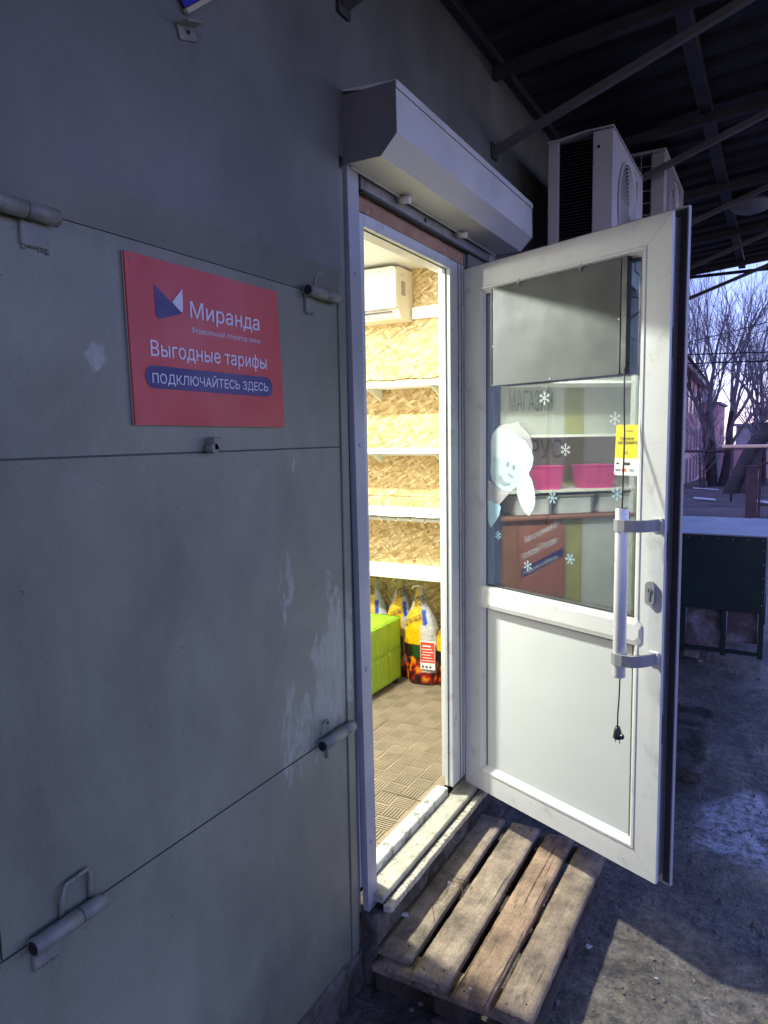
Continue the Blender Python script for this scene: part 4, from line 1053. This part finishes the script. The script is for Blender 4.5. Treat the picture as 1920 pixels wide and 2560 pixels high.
for i, yv in enumerate((1.38, 1.05, .72)):
    tb = empty('storage_box', (-2.15, yv, 1.096), 'cloudy storage box, %s of three on the brown cabinet, mirrored in the door glass' % ('leftmost', 'middle', 'rightmost')[i], 'box', group='storage boxes on the cabinet')
    box('box_body', M['clear_bin'], -2.28, -2.04, yv - .13, yv + .13, 1.0965, 1.225, tb, .008); box('box_lid', M['ac_in'], -2.29, -2.03, yv - .137, yv + .137, 1.225, 1.238, tb, .003)
PO = empty('wall_poster', (-1.99, 1.32, .62), 'brick red roaming poster standing against the brown cabinet, mirrored in the door glass', 'poster')
PO.rotation_euler = (0, 0, R(0))
box('poster_sheet', M['poster'], -2.008, -2.003, 1.15, 1.50, .50, 1.03, PO, 0)
up_ = Vector((0, .12, 1)); rt_ = Vector((0, -1, .42))
text('poster_print', 'Без роуминга?', M['white_print'], (-2.0015, 1.455, .90), rt_, up_, .27, 0, .055, PO, bold=.01)
text('poster_print', 'по всей России', M['white_print'], (-2.0015, 1.475, .79), rt_, up_, .28, 0, .055, PO, bold=.01)
g = G(); g.prism([(1.485, .655), (1.16, .80), (1.16, .865), (1.485, .72)], 'x', -2.0025, -2.0018); g.obj('poster_band', M['navy'], PO)
text('poster_print', 'подключайтесь', M['white_print'], (-2.0010, 1.465, .675), rt_, up_, .28, 0, .035, PO)

# ================================================================ PALLET STEP
PA = empty('pallet', (.33, 2.1, 0), 'weathered wooden pallet used as a step below the threshold', 'pallet')
boards = [(.060, .172, 1.735, 2.60), (.196, .309, 1.690, 2.60), (.333, .435, 1.668, 2.59), (.452, .554, 1.682, 2.59)]
def board(name, x0, x1, y0, y1, z0, z1, mat, parent, jag=.004, nx=6, ny=70, skew=0):
    g = G(); vs = {}
    def P(i, j, k):
        x = x0 + (x1 - x0) * i / nx; y = y0 + (y1 - y0) * j / ny; z = z1 if k else z0
        nzv = noise.noise(Vector((x * 6, y * 9, 5))) * .0018 + noise.noise(Vector((x * 40, y * 14, 2))) * .0009
        if i in (0, nx): x += noise.noise(Vector((i * 3.7, y * 16, 1))) * .0018 + noise.noise(Vector((i, y * 60, 4))) * .0012
        if j in (0, ny): y += noise.noise(Vector((x * 60, j, 9))) * jag * 1.6
        if k and (i in (0, nx) or j in (0, ny)): z -= .0022
        return (x + skew * (y - y0), y, z + nzv)
    def V(i, j, k):
        if (i, j, k) not in vs: vs[(i, j, k)] = g.bm.verts.new(P(i, j, k))
        return vs[(i, j, k)]
    for i in range(nx):
        for j in range(ny): f = g.bm.faces.new([V(i, j, 1), V(i + 1, j, 1), V(i + 1, j + 1, 1), V(i, j + 1, 1)]); f.smooth = True
    for j in range(ny):
        for i in (0, nx): g.bm.faces.new([V(i, j, 0), V(i, j + 1, 0), V(i, j + 1, 1), V(i, j, 1)])
    for i in range(nx):
        for j in (0, ny): g.bm.faces.new([V(i, j, 0), V(i + 1, j, 0), V(i + 1, j, 1), V(i, j, 1)])
    g.bm.faces.new([V(0, 0, 0), V(nx, 0, 0), V(nx, ny, 0), V(0, ny, 0)])
    return g.obj(name, mat, parent)
for i, (a, b_, c, d) in enumerate(boards):
    board('deck_board', a, b_, c, d, .114, .136, WOODS[i], PA, .007 if i in (1, 3) else .002, skew=.01 * (i - 1.5))
    for (u_, v_) in ((.25, .03), (.72, .055), (.3, .965), (.7, .97)):
        G().tube([(a + (b_ - a) * u_, c + (d - c) * v_, .1345), (a + (b_ - a) * u_, c + (d - c) * v_, .1368)], .0032, 8).obj('nail_head', M['nail'], PA)
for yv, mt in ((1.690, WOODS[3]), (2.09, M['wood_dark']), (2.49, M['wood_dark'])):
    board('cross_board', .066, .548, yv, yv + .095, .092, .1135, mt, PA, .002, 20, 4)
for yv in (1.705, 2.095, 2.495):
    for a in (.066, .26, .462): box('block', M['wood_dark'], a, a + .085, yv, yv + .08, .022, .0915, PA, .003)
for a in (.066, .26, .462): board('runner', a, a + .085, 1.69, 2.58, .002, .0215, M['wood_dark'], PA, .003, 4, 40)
# dry stalk and litter on the first board
TW = empty('dry_stalk', (.14, 2.06, .137), 'dry twisted weed stalk lying on the first pallet board', 'twig')
for pts in ([(0.1044, 2.1662, 0.1385), (0.1504, 2.1458, 0.1425), (0.1861, 2.1560, 0.1395)], [(0.1095, 2.1458, 0.1395), (0.1402, 2.1202, 0.1475), (0.1708, 2.1305, 0.1415), (0.1657, 2.1049, 0.1395)],
            [(0.1299, 2.1458, 0.1395), (0.1279, 2.1049, 0.1455), (0.1402, 2.0640, 0.1405), (0.1381, 2.0232, 0.1425), (0.1248, 1.9823, 0.1395), (0.1504, 1.9414, 0.1385), (0.1657, 1.9159, 0.1375)], [(0.1504, 2.1458, 0.1405), (0.1810, 2.1049, 0.1395), (0.1964, 2.0743, 0.1355)]):
    G().tube(pts, .0011, 5).obj('stalk', M['twig_dry'], TW)
G().tube([(0.1228, 2.1121, 0.1375), (0.1299, 2.1151, 0.1415)], .006, 7).obj('petal', M['pinkish'], TW)
def chip(x, yv, z, s, label, rz=.4):
    g = G(); g.prism([(-s, -s * .5), (s * .9, -s * .6), (s * .6, s * .7), (-s * .7, s * .4)], 'z', 0, s * .3)
    o = g.obj('litter_scrap', M['debris']); o.location = (x, yv, z); o.rotation_euler = (.1, .15, rz); tag(o, label, 'litter'); return o
chip(.068, 1.90, .137, .013, 'crumpled pale scrap wedged between the plinth and first pallet board')
chip(.585, 2.20, .008, .013, 'pale scrap on the ground against the far side of the pallet', 1.2)
chip(.80, 2.16, .008, .006, 'small pale stone chip on the lit ground beside the pallet', .3)
chip(.37, 1.71, .137, .006, 'tiny chip on the near end of the third pallet board', 2)

# ================================================================ CANOPY
CA = empty('metal_canopy', (.7, 3, 3.1), 'dark corrugated canopy roof on steel brackets above the doorway, extended out of view to add shade', 'canopy')
g = G(); xs = [-.05, .6, 1.4, 2.45]; ys = []; y = -7.0  # reach outward and backward past the view added to cut the sky light
while y < 7.72:
    for dy, h in ((0, 0), (.07, 0), (.09, .025), (.15, .025), (.17, 0)): ys.append((y + dy, h))
    y += .2
ys = [q for q in ys if q[0] < 7.74]
def rz_(x): return 3.175 + .091 * x
rows = [[g.bm.verts.new((x, yy, rz_(x) + h + .012)) for x in xs] for yy, h in ys]
rows2 = [[g.bm.verts.new((x, yy, rz_(x) + h + .0135)) for x in xs] for yy, h in ys]
for rr in (rows, rows2):
    for j in range(len(ys) - 1):
        for i in range(len(xs) - 1): g.bm.faces.new([rr[j][i], rr[j][i + 1], rr[j + 1][i + 1], rr[j + 1][i]])
g.obj('corrugated_sheet', M['roof'], CA)
for yv in (-6.25, -5.1, -3.95, -2.8, -1.67, -.55, .58, 1.72, 2.863, 3.93, 5.06, 6.20, 7.34):
    g = G(); w_ = .02
    def bar(p, q, hw, hh):
        p, q = Vector(p), Vector(q); vs = []
        for e in (p, q):
            vs.append([g.bm.verts.new(e + Vector((0, a * hw, b_ * hh))) for a, b_ in ((-1, -1), (1, -1), (1, 1), (-1, 1))])
        g.bm.faces.new(vs[0][::-1]); g.bm.faces.new(vs[1])
        for i in range(4): g.bm.faces.new([vs[0][i], vs[0][(i + 1) % 4], vs[1][(i + 1) % 4], vs[1][i]])
    bar((.012, yv, 3.115), (2.42, yv, 3.338), .018, .022); g.obj('rafter', M['rafter'], CA)
    g = G(); bar((.012, yv + .002, 2.820), (1.075, yv + .002, 3.190), .0145, .0145); g.obj('brace', M['brace'], CA)
    box('wall_cleat', M['rafter'], .0125, .020, yv - .03, yv + .03, 2.79, 2.85, CA, .002)
for x in (.70, 1.30, 2.3):
    g = G()
    box('purlin', M['rafter'], x - .03, x + .03, -7.0, 7.72, rz_(x) - .034, rz_(x) + .010, CA, .003)
box('edge_beam', M['rafter'], -.01, 1.30, 7.70, 7.74, 3.165, 3.19, CA, .003)
box('wall_plate', M['rafter'], .0125, .05, -7.0, 7.7, 3.137, 3.17, CA, .002)
RL = empty('round_canopy_lamp', (.84, 5.6, 3.22), 'unlit round milky lamp under the dark canopy at right', 'lamp')
g = G(); g.tube([(.84, 5.6, 3.22), (.84, 5.6, 3.195), (.84, 5.6, 3.165), (.84, 5.6, 3.145)], [.13, .13, .10, .05], 24); g.obj('lamp_shade', M['tv_lamp'], RL)

# ================================================================ OUTDOOR AC UNITS
A1 = empty('outdoor_air_conditioner', (.3, 3.47, 2.37), 'nearer white outdoor unit with round fan grille and dark open side', 'air conditioner', group='outdoor air conditioners on the wall')
x0, x1, y0, y1, z0, z1 = .160, .432, 3.130, 3.835, 2.37, 2.920
g = G(); g.box(x0, x0 + .045, y0, y0 + .02, z0, z1, .002); g.box(x1 - .085, x1, y0, y0 + .09, z0, z1, .004)
g.box(x0 + .046, x1 - .086, y0, y0 + .02, z0, z0 + .03); g.prism([(x0 - .006, z1 - .012), (x0 + .05, z1 - .014), (x1 - .11, z1 + .004), (x1, z1 + .004), (x1, z1 + .010), (x1 - .11, z1 + .010), (x0 + .05, z1 - .002), (x0 - .006, z1 - .004)], 'y', y0 - .004, y1)
g.box(x1 - .03, x1 - .001, y0 + .091, y1, z0, z1, .004); g.box(x0, x1 - .031, y1 - .02, y1, z0, z1); g.box(x0, x1 - .031, y0 + .021, y1 - .021, z0, z0 + .02)
g.obj('casing', M['ac'], A1)
g = G()
for i in range(40): g.box(x0 + .046, x1 - .086, y0 + .024, y0 + .09, z0 + .03 + i * .0128, z0 + .034 + i * .0128)
g.box(x0 + .002, x1 - .032, y0 + .092, y1 - .022, z0 + .022, z1 - .016)
g.obj('coil_fins', M['ac_dark'], A1)
G().tube([(x1 - .060, y0 - .001, 2.855), (x1 - .060, y0 - .006, 2.855)], .006, 8).obj('side_screw', M['ac_dark'], A1)
def fan(parent, xf, cy, cz, r, n):
    g = G()
    for k in range(n):
        rr = r * (k + 1) / n; pts = [(xf + .012 - .006 * (k / n), cy + rr * math.cos(R(a)), cz + rr * math.sin(R(a))) for a in range(0, 361, 12)]
        g.tube(pts, .0022 if k < n - 1 else .006, 5, False)
    for a in range(0, 360, 45): g.tube([(xf + .010, cy + .03 * math.cos(R(a)), cz + .03 * math.sin(R(a))), (xf + .005, cy + r * math.cos(R(a)), cz + r * math.sin(R(a)))], .0025, 5)
    g.tube([(xf + .008, cy, cz), (xf + .016, cy, cz)], .032, 16); g.obj('fan_grille', M['ac'], parent)
    G().tube([(xf + .0005, cy, cz), (xf + .0015, cy, cz)], r * .96, 32).obj('fan_opening', M['ac_dark'], parent)
fan(A1, x1, 3.425, 2.665, .195, 13)
box('maker_panel', M['ac'], x1, x1 + .006, 3.665, 3.80, 2.45, 2.86, A1, .002); box('energy_label', M['ac_label'], x1 + .0065, x1 + .008, 3.69, 3.785, 2.56, 2.70, A1, 0)
for yv in (3.25, 3.72):
    g = G(); g.box(.0125, .44, yv - .015, yv + .015, 2.335, 2.368, .002); g.prism([(.0125, 2.08), (.03, 2.08), (.42, 2.335), (.38, 2.335)], 'y', yv - .004, yv + .004); g.obj('wall_bracket', M['ac'], A1)
G().tube([(.14, 3.60, 2.42), (.09, 3.60, 2.40), (.045, 3.60, 2.30), (.04, 3.60, 1.2)], .016, 8).obj('insulated_pipe', M['ac'], A1)
A2 = empty('outdoor_air_conditioner', (.35, 4.45, 2.56), 'farther white outdoor unit behind the first with a wire guard on its side', 'air conditioner', group='outdoor air conditioners on the wall')
x0, x1, y0, y1, z0, z1 = .215, .505, 4.05, 4.83, 2.57, 3.115
g = G(); g.box(x0, x0 + .02, y0, y0 + .03, z0, z1, .003); g.box(x1 - .072, x1, y0, y0 + .06, z0, z1, .006); g.box(x0, x1 + .002, y0 - .003, y1, z1 + .001, z1 + .016, .004)
g.box(x1 - .03, x1 - .001, y0 + .061, y1, z0, z1, .004); g.box(x0, x1 - .031, y1 - .03, y1, z0, z1); g.obj('casing', M['ac'], A2)
g = G(); g.box(x0 + .021, x1 - .075, y0 + .03, y1 - .04, z0 + .01, z1 - .005); g.obj('coil_fins', M['ac_dark'], A2)
g = G()
for k in range(1, 4): xx = x0 + .02 + (x1 - .092 - x0) * k / 4; g.tube([(xx, y0 + .012, z0 + .01), (xx, y0 + .012, z1)], .0022, 5)
for k in range(1, 9): zz = z0 + (z1 - z0) * k / 9; g.tube([(x0 + .02, y0 + .012, zz), ((x0 + x1) / 2 - .02, y0 + .010, zz + .003 * (-1) ** k), (x1 - .072, y0 + .012, zz)], .0022, 5)
g.obj('wire_guard', M['wire'], A2)
fan(A2, x1, 4.38, 2.84, .2, 13)
g = G()
for k in range(26): zz = z0 + .03 + k * .0195; g.box(x1 + .0005, x1 + .006, 4.10, 4.66, zz, zz + .006)
g.obj('front_louvre', M['ac'], A2)
for yv in (4.2, 4.7):
    g = G(); g.box(.0125, .50, yv - .015, yv + .015, 2.535, 2.568, .002); g.prism([(.0125, 2.25), (.03, 2.25), (.48, 2.535), (.44, 2.535)], 'y', yv - .004, yv + .004); g.obj('wall_bracket', M['ac'], A2)

# ================================================================ STALL BOX
KB = empty('metal_stall_box', (.5, 6.25, 0), 'dark teal metal stall box with pale lid beyond the door', 'stall')
box('box_front', M['green_box'], -.10, 1.018, 5.70, 5.712, .36, .915, KB, .002); box('box_side', M['green_box'], 1.006, 1.018, 5.713, 6.80, .36, .915, KB, .002)
box('box_side', M['green_box'], -.10, -.088, 5.713, 6.80, .36, .915, KB, .002); box('box_back', M['green_box'], -.10, 1.018, 6.80, 6.812, .1, .915, KB, .002)
box('box_lid', M['box_top'], -.115, 1.030, 5.685, 6.84, .917, .928, KB, .002)
for xx in (.46, .74, .985): box('leg', M['green_box'], xx, xx + .035, 5.70, 5.735, .02, .359, KB, .002)
for xx in (-.09, .985): box('leg', M['green_box'], xx, xx + .035, 6.76, 6.795, .02, .359, KB, .002)
box('bottom_rail', M['green_box'], -.09, 1.018, 5.702, 5.732, .04, .065, KB, .002)
box('inner_panel', M['box_panel'], .50, .738, 5.76, 5.768, .06, .355, KB, .001); box('inner_panel', M['box_panel'], .78, .98, 5.75, 5.758, .12, .355, KB, .001); box('inner_panel', M['box_panel'], -.05, .455, 5.77, 5.778, .05, .355, KB, .001)
g = G()
for k in range(12): g.tube([(-.08 + k * .098, 5.6995, .895), (-.08 + k * .098, 5.697, .895)], .004, 6)
for k in range(5): g.tube([(1.003, 5.6995, .82 - k * .1), (1.003, 5.697, .82 - k * .1)], .004, 6)
g.obj('rivet', M['screw'], KB).__setitem__('kind', 'stuff')
for k, (xx, yy, s, lb) in enumerate(((.55, 5.62, .055, 'squarish concrete lump lying at the foot of the stall box'), (.62, 5.52, .022, 'small pale rubble piece in front of the stall box'), (.78, 5.55, .014, 'tiny pebble in front of the stall box middle leg'))):
    g = G(); g.box(-s, s, -s * .6, s * .6, 0, s * .9, s * .18); 
    for v in g.bm.verts: v.co += noise.noise_vector(v.co * 40) * s * .2
    o = g.obj('rubble_lump', M['stone']); o.location = (xx, yy, gz(xx, yy) - .002); o.rotation_euler = (0, 0, k * .7); tag(o, lb, 'rubble')
rough_block('concrete_slab', .30, .80, 3.55, 4.45, -.03, .05, .01, M['plinth'], None, (14, 24, 3))
tag(bpy.data.objects['concrete_slab'], 'low crumbling concrete slab on the ground behind the door', 'slab')

# ================================================================ FAR YARD
def post(x, yv, z0, z1, wd, label, extra=None):
    t = empty('fence_post', (x, yv, z0), label, 'post'); box('post_shaft', M['rust'], x - wd / 2, x + wd / 2, yv - wd / 2, yv + wd / 2, z0, z1, t, .01)
    box('post_cap', M['rust'], x - wd * .62, x + wd * .62, yv - wd * .6, yv + wd * .6, z1, z1 + .05, t, .01); return t
FN = empty('garden_fence', (1.3, 17.3, -.2), 'rusty fence with wire mesh between brown posts at the right edge', 'fence')
box('post', M['rust'], .47, .69, 17.2, 17.4, -.3, .93, FN, .01); box('post', M['rust'], .71, .76, 17.25, 17.33, -.3, 1.0, FN, .005)
for z in (.98, .52, .08): box('rail', M['rust'], .76, 4.5, 17.28, 17.32, z - .03, z + .02, FN, .004)
g = G()
for k in range(34): xx = .8 + k * .11; g.tube([(xx, 17.3, -.25), (xx, 17.3, .95)], .004, 4, False)
g.obj('wire_mesh', M['rust'], FN)
box('post', M['rust'], 2.6, 2.7, 17.25, 17.35, -.3, 1.0, FN, .005)
GP = empty('ochre_gas_pipe', (0, 24.6, -.5), 'ochre gas pipe carried on a thin brown pole across the yard', 'pipe')
G().tube([(-.50, 24.6, 1.19), (6, 24.7, 1.24)], .055, 8).obj('pipe', M['gas'], GP); G().tube([(-.19, 24.6, -.55), (-.19, 24.6, 1.16)], .035, 8).obj('support_pole', M['rust'], GP)
RP = empty('rusty_pipe', (-1, 24.8, -.5), 'thin rusty pipe running left from the ochre one in front of the pink house', 'pipe')
G().tube([(-4, 24.8, 1.05), (-.2, 24.8, 1.04)], .045, 8).obj('pipe', M['rust'], RP); G().tube([(-2.9, 24.8, -.55), (-2.9, 24.8, 1.04)], .03, 6).obj('support_pole', M['rust'], RP)

# pink house with receding facade
P1, P2 = Vector((-3.49, 42.6, 0)), Vector((-4.05, 58, 0))
d_ = (P2 - P1).normalized(); n_ = Vector((d_.y, -d_.x, 0)); P0 = P1 - d_ * 10
HS = empty('pink_house', (P0.x, P0.y, -1.7), 'faded pink two-storey house with three rows of windows beyond the trees', 'house')
ang = math.atan2(d_.y, d_.x); HS.rotation_euler = (0, 0, ang)
L_ = (P2 - P0).length
# local: x along the facade, y>0 to the left (behind), z from -1.7
box('wall', M['brick_pink'], 0, L_, 0, 9, -.6, 6.45, HS, .02, True)
box('cornice', M['frame_far'], -.3, L_ + .5, -.45, 9.4, 6.45, 6.75, HS, .02, True)
g = G(); g.prism([(-.6, 6.76), (9.6, 6.76), (4.5, 8.6)], 'x', -.3, L_ + .5); g.obj('roof', M['roof_far'], HS, True)
for k in range(8):
    xx = 2 + k * 3.05
    for z0, h in ((.3, 1.5), (2.3, 1.2), (4.4, 1.4)):
        f = box('window_frame', M['frame_far'], xx - .62, xx + .62, -.05, .02, z0 - .08, z0 + h + .08, HS, .01, True)
        box('pane', M['window_far'], xx - .52, xx + .52, -.058, -.051, z0, z0 + h, f, 0, True)
H2 = empty('low_pink_building', (-4, 62, -2), 'lower pink and grey building behind the pink house', 'building')
box('wall', M['brick_pink'], -5.2, -3.25, 62, 70, .4, 3.75, H2, .02); box('base_wall', M['grey_far'], -5.25, -3.2, 61.9, 70, -2.3, .395, H2, .02)
box('roof', M['roof_far'], -5.4, -3.05, 61.6, 70.3, 3.76, 3.95, H2, .02); box('wall', M['frame_far'], -5.3, -4.0, 66, 70, 3.96, 5.3, H2, .02)
box('door', M['brick_pink'], -4.6, -3.7, 61.85, 61.9, -2.2, -.9, H2, .01)
H3 = empty('long_yard_wall', (0, 64, -2), 'long dull reddish wall seen between the tree trunks', 'wall')
box('wall', M['brick_pink'], -3.0, 8, 64, 64.4, -2.4, .2, H3, .02); box('coping', M['grey_far'], -3.1, 8.1, 63.9, 64.5, .2, .35, H3, .02)
H4 = empty('distant_block', (4, 95, -3), 'pale distant block hidden behind the bare branches', 'building')
box('wall', M['grey_far'], -3.5, 9, 95, 104, -4, 2.2, H4, .02); box('roof', M['roof_far'], -3.8, 9.3, 94.6, 104.3, 2.2, 2.5, H4, .02)

# bare trees
def tree(x, yv, z0, h, r0, lean, label, seed, trunks=1, split=.35, spread=.55, depth=6, poplar=False, group='bare trees in the yard'):
    t = empty('bare_tree', (x, yv, z0), label, 'tree', group=group); rnd = random.Random(seed)
    gt = G(); gc = G()
    def branch(p, d, L, r, lv):
        n = 4 if lv < 2 else 3; pts = [p.copy()]; rs = [r]; q = p.copy(); dd = d.copy()
        for i in range(n):
            dd = (dd + Vector((rnd.uniform(-1, 1), rnd.uniform(-1, 1), rnd.uniform(-.3, .8))) * (.10 + .03 * lv)).normalized()
            q = q + dd * L / n; pts.append(q.copy()); rs.append(r * (1 - .45 * (i + 1) / n))
        (gt if lv < 1 else gc).tube(pts, rs, 8 if lv < 1 else (5 if lv < 3 else 3), False)
        if lv >= depth: return
        kids = 3 if lv > 0 else 4
        if lv >= 3: kids = rnd.choice((2, 3, 3))
        for k in range(kids):
            fpos = .45 + .55 * (k + rnd.random()) / kids; i = min(n - 1, int(fpos * n)); base = pts[i].lerp(pts[i + 1], fpos * n - i) if i < n else pts[-1]
            sp_ = (spread if not poplar else .22) * rnd.uniform(.6, 1.3)
            ax = Vector((rnd.uniform(-1, 1), rnd.uniform(-1, 1), rnd.uniform(-.1, .4))).normalized()
            nd = (dd + ax * sp_ * 1.3 + Vector((0, 0, .12 if not poplar else .5))).normalized()
            branch(base, nd, L * rnd.uniform(.56, .76), max(rs[-1] * .72, .006), lv + 1)
        branch(pts[-1], (dd + Vector((rnd.uniform(-.2, .2), rnd.uniform(-.2, .2), .1))).normalized(), L * .72, rs[-1], lv + 1)
    for k in range(trunks):
        off = Vector(((k - (trunks - 1) / 2) * r0 * 1.8, 0, 0))
        branch(Vector((0, 0, -.1)) + off, (Vector((lean + (k - .5) * .12 * (trunks > 1), 0, 1))).normalized(), h * split, r0, 0)
    a = gt.obj('trunk', M['bark'], t, True); b_ = gc.obj('crown', M['twig'], t, True)
    return t
tree(-1.62, 40, -1.12, 11.5, .24, .06, 'twin-trunked bare tree rising in front of the low pink building', 3, 2, .34, .55, 5)
tree(.3, 46, -1.36, 12, .20, .0, 'slender bare tree in the middle of the yard behind the gas pipe', 11, 1, .36, .55, 5)
tree(1.9, 38, -1.04, 10, .22, .05, 'bare tree at the right edge of the view', 21, 1, .32, .6, 5)
tree(-2.9, 52, -1.6, 12, .20, -.04, 'bare tree overlapping the right corner of the pink house', 31, 1, .34, .6, 4)
tree(-6.0, 72, -2.4, 20, .22, 0, 'tall narrow poplar rising above the pink house by the door edge', 41, 1, .40, .3, 5, True)
tree(-.8, 60, -1.9, 12.5, .2, .02, 'bare tree far behind the slender one near the long wall', 51, 1, .34, .6, 5)
tree(-1.75, 33, -.85, 5.5, .05, .0, 'low twiggy sapling in front of the pink house base', 71, 2, .3, .7, 4)
# leaning pollard trunk
PT = empty('leaning_pollard', (-.43, 30, -.72), 'thick dark leaning pollarded tree trunk with thin shoots', 'tree', group='bare trees in the yard')
g = G()
g.tube([(-.50, 30, -.85), (-.38, 30, -.4), (-.12, 30, .3), (.22, 30, 1.0), (.55, 30, 1.55), (.72, 30, 1.9)], [.34, .27, .26, .27, .30, .24], 12)
g.tube([(-.05, 29.9, -.8), (.12, 29.9, -.2), (.30, 29.95, .4), (.42, 30, .95)], [.24, .19, .17, .15], 10)
g.tube([(.45, 30, 1.4), (.30, 30, 1.75), (.22, 30.1, 1.95)], [.16, .13, .10], 8)
for v in g.bm.verts: v.co += noise.noise_vector(v.co * 3) * .05
g.obj('trunk', M['bark'], PT)
g = G(); rnd = random.Random(5)
for k in range(46):
    p = Vector((rnd.uniform(.15, .85), 30 + rnd.uniform(-.2, .2), rnd.uniform(1.3, 1.95))); d = Vector((rnd.uniform(-.7, .9), rnd.uniform(-.4, .4), 1)).normalized()
    q = p + d * rnd.uniform(.8, 2.6); mid = p.lerp(q, .5) + Vector((rnd.uniform(-.2, .2), 0, -.1)); g.tube([p, mid, q], [.025, .016, .007], 4, False)
    for j in range(3): a = p.lerp(q, .4 + .2 * j); g.tube([a, a + Vector((rnd.uniform(-.5, .5), rnd.uniform(-.2, .2), rnd.uniform(.2, .7)))], [.011, .005], 3, False)
g.obj('shoots', M['twig'], PT)
# overhead cables
for i, (a, b_, r, lb) in enumerate((((-8, 20, 4.08), (9, 21, 3.68), .017, 'upper black overhead cable sagging across the sky gap'), ((-8, 20.5, 3.85), (9, 21.5, 3.55), .017, 'lower black overhead cable sagging across the sky gap'),
                                   ((-5, 30, 4.6), (9, 29, 7.6), .017, 'thin cable climbing to the right across the sky gap'), ((-8, 26, 4.1), (9, 26, 6.0), .010, 'faint thin cable between the thicker ones'))):
    a, b_ = Vector(a), Vector(b_); pts = [a.lerp(b_, k / 10) + Vector((0, 0, -.25 * (1 - (k / 5 - 1) ** 2))) for k in range(11)]
    o = G().tube(pts, r, 5).obj('overhead_cable', M['cable']); tag(o, lb, 'cable', 'overhead cables across the sky')
# slabs and boards lying in the yard
for i, (x, yv, lx_, ly_, rz, lb) in enumerate(((-1.6, 33, .5, .12, .5, 'pale plank lying in the yard left of the pipe pole'), (-2.6, 28, .45, .1, .1, 'short pale board on the ground near the door edge'), (.7, 22.5, .35, .1, -.2, 'pale scrap board lying beside the fence post'), (-.9, 24, .3, .15, .2, 'flat broken slab in the leaf litter'))):
    g = G(); g.box(-lx_, lx_, -ly_, ly_, 0, .05, .01); o = g.obj('loose_board', M['debris']); o.location = (x, yv, gz(x, yv) + .01); o.rotation_euler = (0, .08, rz); tag(o, lb, 'board')
